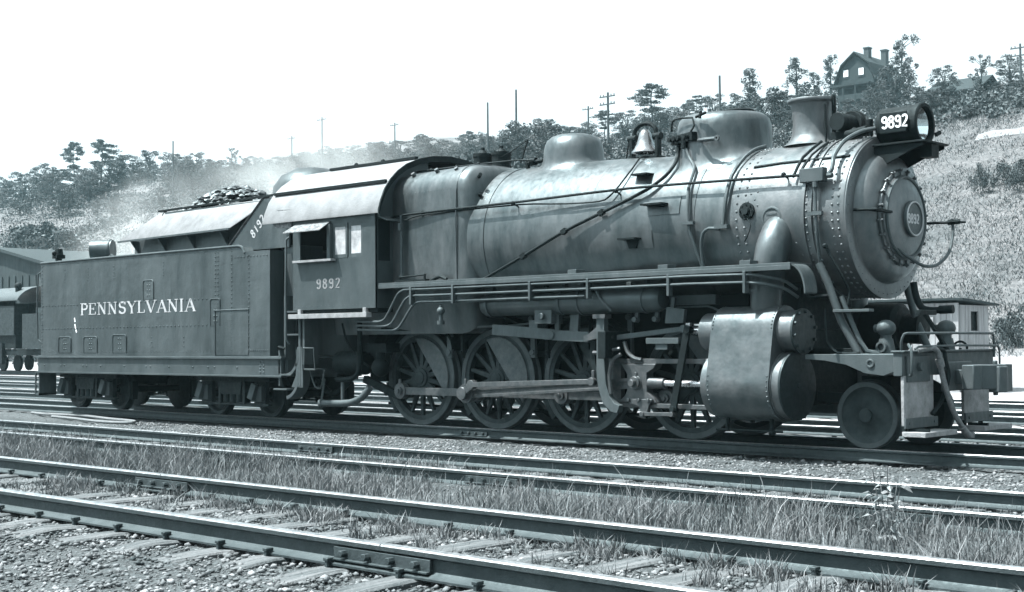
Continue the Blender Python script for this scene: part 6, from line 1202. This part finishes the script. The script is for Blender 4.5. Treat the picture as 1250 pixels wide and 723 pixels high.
m2=MB(); m2.tube([(-12.86,-1.51,1.15),(-12.86,-1.51,1.98),(-11.84,-1.51,1.98)],.014,6,0); m2.box(-12.85,-11.85,-1.508,-1.495,1.16,1.97); part(TB,'lower_patch_plate',m2,TEND)
m2=MB(); serif(m2,'PENNSYLVANIA',(-17.72,-1.501,1.985),(1,0,0),(0,0,1),(0,-1,0),.235,4.22); part(TB,'lettering',m2,LETT,label='white serif letters PENNSYLVANIA',smooth=False)
m2=MB(); 
for x,z,l in((-17.92,1.93,.09),(-17.90,1.80,.1),(-17.86,1.68,.06)): m2.bar((x-.02,-1.503,z),(x+.01,-1.503,z-l),.006,.035,up=(1,0,0))
part(TB,'chalk_mark',m2,WHITE)
mb=MB(); 
for s in(-1,1):
    y0,y1=sorted((s*1.54,s*1.40)); mb.box(-19.5,-10.85,y0,y1,1.085,1.125); mb.box(-19.48,-10.9,min(s*1.50,s*1.44),max(s*1.5,s*1.44),.80,1.085); mb.box(-19.5,-10.85,y0,y1,.765,.80)
    mb.box(-19.48,-10.9,s*.3-.05,s*.3+.05,.75,1.08)
for x in(-19.48,-16.5,-14,-10.95): mb.box(x,x+.1,-1.4,1.4,.8,1.08)
mb.box(-19.46,-10.9,-1.5,1.5,1.10,1.139)
for x in(-19.2,-18.5,-18.35,-17.6,-17.45,-16.9,-16.0,-15.2,-15.05,-14.4,-13.6,-13.1,-12.9,-12.2): mb.rivet((x,-1.5,.93),f,0.021)
for x in(-11.5,-11.4):
    for z in(.85,.91,.97,1.03): mb.rivet((x,-1.5,z),f,0.021)
TF=part(TD,'tender_frame',mb,CAB,bevel=.004)
# coal bunker
mb=MB(); mb.box(-16.35,-11.6,-1.05,1.05,3.12,3.62); mb.prism([(-16.35,3.1),(-11.55,3.1),(-11.55,4.0),(-15.3,4.0)],'xz',-1.0,-.97); mb.prism([(-16.35,3.1),(-11.55,3.1),(-11.55,4.0),(-15.3,4.0)],'xz',.97,1.0); part(TD,'bunker',mb,TEND)
for s in(-1,1):
    mb=MB(); A=[(-16.55,s*1.30,3.46),(-12.72,s*1.30,3.50)]; B=[(-15.55,s*.98,3.97),(-11.85,s*.98,4.0)]; mb.sheet(A,B,(0,0,.02)); CBD=part(TD,'coal_board',mb,BOARD)
    mb=MB(); mb.bar((-16.56,s*1.31,3.455),(-12.71,s*1.31,3.495),.03,.035); part(CBD,'board_edge',mb,DUST)
    mb=MB(); mb.bar((-15.6,s*.95,4.04),(-11.75,s*.95,4.08),.07,.035)
    for x in(-15.4,-14.1,-12.7): mb.bar((x,s*1.0,3.93),(x,s*.93,4.04),.04,.04,up=(1,0,0))
    part(TD,'bunker_top_rail',mb,DARK)
    mb=MB()
    for x in(-16.2,-15.2,-14.2,-13.1): mb.prism([(s*1.06,3.2),(s*1.26,3.46),(s*1.06,3.46)],'yz',x,x+.03)
    part(TD,'board_bracket',mb,TEND)
mb=MB(); mb.prism([(-12.85,3.10),(-11.75,3.98),(-11.0,3.98),(-11.0,3.07),(-11.9,3.07)],'xz',-1.24,-1.21); W1=part(TD,'bunker_wing_plate',mb,TEND)
mb=MB(); mb.sheet([(-12.9,-1.26,3.12),(-12.9,-1.16,3.12)],[(-11.78,-1.26,4.0),(-11.78,-1.0,4.0)],(0.03,0,.02)); part(W1,'pale_edge',mb,BOARD)
mb=MB(); a=R_(42); digits(mb,'8192',(-12.05,-1.2405,3.27),(math.cos(a),0,math.sin(a)),(-math.sin(a),0,math.cos(a)),(0,-1,0),.17,.15,.74); part(W1,'chalk_numerals',mb,LETT)
mb=MB(); mb.box(-11.2,-10.85,-1.2,-.6,1.14,3.1); mb.tube([(-10.84,-1.1,2.9),(-10.84,-1.1,2.2)],.02,6,0); mb.box(-11.2,-10.85,.6,1.2,1.14,3.1); part(TD,'front_locker',mb,TEND,bevel=.006)
mb=MB(); mb.box(-11.6,-11.55,-.97,.97,3.1,4.0); part(TD,'bunker_gate',mb,DARK)
# coal
V=[];F=[]; mbc=MB(); r=random.Random(5); ico=None
for i in range(950):
    x=r.uniform(-15.8,-12.2); y=r.uniform(-.9,.9); hgt=3.78+.62*math.exp(-((x+14.2)/.95)**2)*(1-.8*(y/1.0)**2)+r.uniform(-.05,.09)
    s=r.uniform(.045,.12); vs=[]
    for (a,b,c) in((0,0,1),(1,0,.1),(0,1,-.1),(-1,0,.1),(0,-1,0),(0,0,-1),(.7,.7,.5),(-.7,.6,.4),(-.6,-.7,.5),(.6,-.7,.3)):
        q=r.uniform(.7,1.2)*s; l=math.sqrt(a*a+b*b+c*c); vs.append(Vector((x+a/l*q,y+b/l*q,hgt+c/l*q*.8)))
    bmh=bmesh.new(); [bmh.verts.new(v) for v in vs]; res=bmesh.ops.convex_hull(bmh,input=bmh.verts); bmh.verts.ensure_lookup_table(); bmh.verts.index_update()
    used=[v for v in bmh.verts]; mbc.add([v.co.copy() for v in used],[tuple(v.index for v in fc.verts) for fc in bmh.faces]); bmh.free()
o=part(None,'coal',mbc,COAL,loc=(-14,0,3.6),smooth=False); props(o,'heap of black coal lumps in the top of the tender','coal',None,'stuff')
mb=MB(); mb.lathe([(0,.78),(.25,.74),(.45,.6),(.58,.35),(.63,.0001)],(-12.2,.25,4.10),(0,0,1),32,False); part(TD,'rounded_hood',mb,TEND,ang=60)
# rear details
mb=MB(); mb.cyl((-19.1,-.42,3.45),(-18.75,-.12,3.45),.235,n=36) ; RL=part(TD,'backup_lamp',MB() if 0 else mb,TEND,ang=35)
mb=MB(); mb.ring((-18.80,-.165,3.45),(.76,.65,0),.25,.2,.03,36); mb.box(-19.1,-18.75,-.5,0,3.12,3.24); mb.tube([(-18.55,-.35,3.14),(-18.5,-.35,3.3),(-18.35,-.35,3.3),(-18.32,-.35,3.14)],.02,6,2); part(RL,'lamp_rim',mb,DUST)
mb=MB(); mb.cyl((-19.25,-1.15,3.12),(-19.25,-1.15,3.25),.07,n=12); mb.box(-19.35,-19.15,-1.25,-1.05,3.25,3.33); mb.cyl((-19.25,-1.15,3.33),(-19.25,-1.15,3.46),.10,.08,n=16); mb.ball((-19.25,-1.26,3.36),.05,8); part(TD,'marker_lamp',mb,DARK,bevel=.004)
mb=MB(); mb.tube([(-19.40,-1.46,2.95),(-19.5,-1.5,2.9),(-19.5,-1.5,1.5),(-19.40,-1.46,1.42)],.018,8,2); part(TD,'rear_grab_rail',mb,DUST)
mb=MB(); mb.box(-19.62,-19.42,-1.5,-1.1,.28,.32); mb.box(-19.62,-19.59,-1.5,-1.47,.28,.80); mb.box(-19.45,-19.42,-1.5,-1.1,.28,.8); mb.box(-19.62,-19.44,-1.5,-1.47,.5,.53); mb.box(-19.62,-19.48,-1.4,1.4,.85,1.1); mb.box(-19.9,-19.6,-.15,.15,.75,1.0); part(TD,'rear_step',mb,DUST)
# tender trucks
def tender_truck(xc):
    tr=MB()
    for s in(-1,1):
        y=s*1.0
        tr.box(xc-1.15,xc+1.15,y-.06,y+.06,.66,.74)                       # arch bar
        tr.box(xc-1.1,xc+1.1,y-.05,y+.05,.22,.26)
        tr.box(xc-.42,xc-.34,y-.07,y+.07,.25,.72); tr.box(xc+.34,xc+.42,y-.07,y+.07,.25,.72)
        for q in(-.84,.84): tr.box(xc+q-.13,xc+q+.13,y-.09,y+.07,.30,.60); tr.box(xc+q-.17,xc+q+.17,y-.04,y+.05,.2,.66)
        tr.prism([(xc-.34,.66),(xc+.34,.66),(xc+.30,.42),(xc-.30,.42)],'xz',y-.09,y+.05)
        for q in(-.2,0,.2): tr.cyl((xc+q,y-.02,.27),(xc+q,y-.02,.44),.07,n=12)
    tr.box(xc-.25,xc+.25,-1,1,.5,.72)
    T_=part(TD,'truck_frame',tr,DUST if 0 else GREY,bevel=.008)
    for q in(-.84,.84):
        for s in(-1,1):
            mb=MB(); yo=s*.79; d=-s; mb.lathe([(0,.0001),(-.02,.1),(.03,.14),(.05,.3),(0,.35),(0,.412),(.005,.419),(.10,.419),(.115,.43),(.13,.448),(.14,.43),(.14,.0001)],(xc+q,yo,.419),(0,d,0),44,False); part(T_,'wheel',mb,GREY,ang=30)
        mb=MB(); mb.cyl((xc+q,-.95,.419),(xc+q,.95,.419),.07,n=12); part(T_,'axle',mb,DARK)
        m2=MB(); 
        for s in(-1,1):
            m2.bar((xc+q-.02,s*1.12,.62),(xc+q-.10,s*1.16,.34),.10,.16,up=(1,0,0)); m2.box(xc+q-.14,xc+q+.14,s*1.07-.04,s*1.07+.04,.30,.58)
        part(T_,'journal_box',m2,DUST,bevel=.01)
        m2=MB()
        for s in(-1,1):
            for e in(-1,1):
                xx=xc+q+e*.47; m2.prism([(xx-.03,.22),(xx+.03,.22),(xx+.05,.42),(xx+.03,.6),(xx-.03,.6),(xx-.05,.42)],'xz',s*.72-.06,s*.72+.06)
        part(T_,'brake_shoes',m2,DARK)
tender_truck(-18.2); tender_truck(-12.98)
# front steps of the tender
mb=MB(); y=-1.5
mb.box(-10.98,-10.93,y,y+.04,.62,1.3); mb.box(-10.42,-10.36,y,y+.04,.62,1.9)
A=[];B=[]
for cz,r0 in((1.0,.26),(.72,.22)):
    pass
def ringseg(cx,cz,ri,ro,a0,a1):
    n=10; P=[(cx+ro*math.cos(R_(a0+(a1-a0)*i/n)),cz+ro*math.sin(R_(a0+(a1-a0)*i/n))) for i in range(n+1)]+[(cx+ri*math.cos(R_(a1+(a0-a1)*i/n)),cz+ri*math.sin(R_(a1+(a0-a1)*i/n))) for i in range(n+1)]
    return P
mb.prism(ringseg(-10.78,1.14,.30,.36,-85,20),'xz',y,y+.25); mb.prism(ringseg(-10.82,.80,.36,.42,-80,35),'xz',y,y+.25)
mb.box(-11.1,-10.72,y-.02,y+.28,.545,.575); mb.box(-10.93,-10.6,y-.02,y+.26,.80,.83)
mb.prism([(-10.46,1.3),(-10.34,1.3),(-10.30,.75),(-10.30,.6),(-10.62,.6),(-10.5,.8)],'xz',y+.005,y+.03)
part(TD,'tender_step',mb,DUST,bevel=.004)
mb=MB(); mb.box(-10.90,-10.36,-1.42,-1.1,1.5,1.53); mb.box(-10.90,-10.36,-1.42,-1.1,1.9,1.93); mb.box(-10.92,-10.88,-1.42,-1.1,.8,2.2); mb.box(-10.7,-10.3,-1.2,1.2,1.1,1.14); part(TD,'gangway_steps',mb,DUST)
mb=MB(); mb.box(-11.0,-10.2,-.15,.15,.85,1.0); mb.tube([(-11,-.6,.7),(-10.6,-.6,.45),(-10.1,-.6,.7)],.06,8,3); mb.tube([(-11.0,-1.45,1.25),(-10.9,-1.55,1.3),(-10.8,-1.5,1.27)],.025,6,2); part(TD,'drawbar_and_hoses',mb,DARK)
# ---------------------------------------------------------------- smoke and air
def volume_box(name,lo,hi,dens,color,mesh=None):
    mb=MB(); mb.box(lo[0],hi[0],lo[1],hi[1],lo[2],hi[2]); m=bpy.data.materials.new(name+'_volume'); m.use_nodes=True; n=m.node_tree; n.nodes.clear()
    out=n.nodes.new('ShaderNodeOutputMaterial'); v=n.nodes.new('ShaderNodeVolumePrincipled'); v.inputs['Color'].default_value=color; v.inputs['Density'].default_value=dens; n.links.new(v.outputs[0],out.inputs['Volume'])
    o=part(None,name,mb,m,smooth=False); return o,m,v
hz_o,_,_=volume_box('haze',(-660,-440,-1.5),(345,530,95),.0002,(.6,.92,1.0,1)); hz_o['kind']='stuff'
def smoke():
    mb=MB(); c=Vector((-22,5.5,5.0)); mb.ball((0,0,0),1,24)
    m=bpy.data.materials.new('smoke_volume'); m.use_nodes=True; n=m.node_tree; n.nodes.clear(); L=n.links.new
    out=n.nodes.new('ShaderNodeOutputMaterial'); v=n.nodes.new('ShaderNodeVolumePrincipled'); v.inputs['Color'].default_value=(.95,1,1,1); L(v.outputs[0],out.inputs['Volume'])
    tc=n.nodes.new('ShaderNodeTexCoord'); ln=n.nodes.new('ShaderNodeVectorMath'); ln.operation='LENGTH'; L(tc.outputs['Object'],ln.inputs[0])
    g=n.nodes.new('ShaderNodeNewGeometry'); nz=n.nodes.new('ShaderNodeTexNoise'); nz.inputs['Scale'].default_value=.55; nz.inputs['Detail'].default_value=5; nz.inputs['Distortion'].default_value=.8; L(g.outputs['Position'],nz.inputs['Vector'])
    a=n.nodes.new('ShaderNodeMapRange'); a.inputs['From Min'].default_value=1.0; a.inputs['From Max'].default_value=.2; L(ln.outputs['Value'],a.inputs['Value'])
    b=n.nodes.new('ShaderNodeMapRange'); b.inputs['From Min'].default_value=.42; b.inputs['From Max'].default_value=.75; L(nz.outputs['Fac'],b.inputs['Value'])
    mu=n.nodes.new('ShaderNodeMath'); mu.operation='MULTIPLY'; L(a.outputs[0],mu.inputs[0]); L(b.outputs[0],mu.inputs[1])
    m2=n.nodes.new('ShaderNodeMath'); m2.operation='MULTIPLY'; m2.inputs[1].default_value=.32; L(mu.outputs[0],m2.inputs[0]); L(m2.outputs[0],v.inputs['Density'])
    o=part(None,'smoke',mb,m,loc=(0,0,0)); o.location=c; o.scale=(10,3.0,2.2); o.rotation_euler=(0,R_(-13),0); o['kind']='stuff'; o['label']='thin pale smoke drifting behind the tender and cab'; o['category']='smoke'
smoke()
bpy.context.view_layer.update()
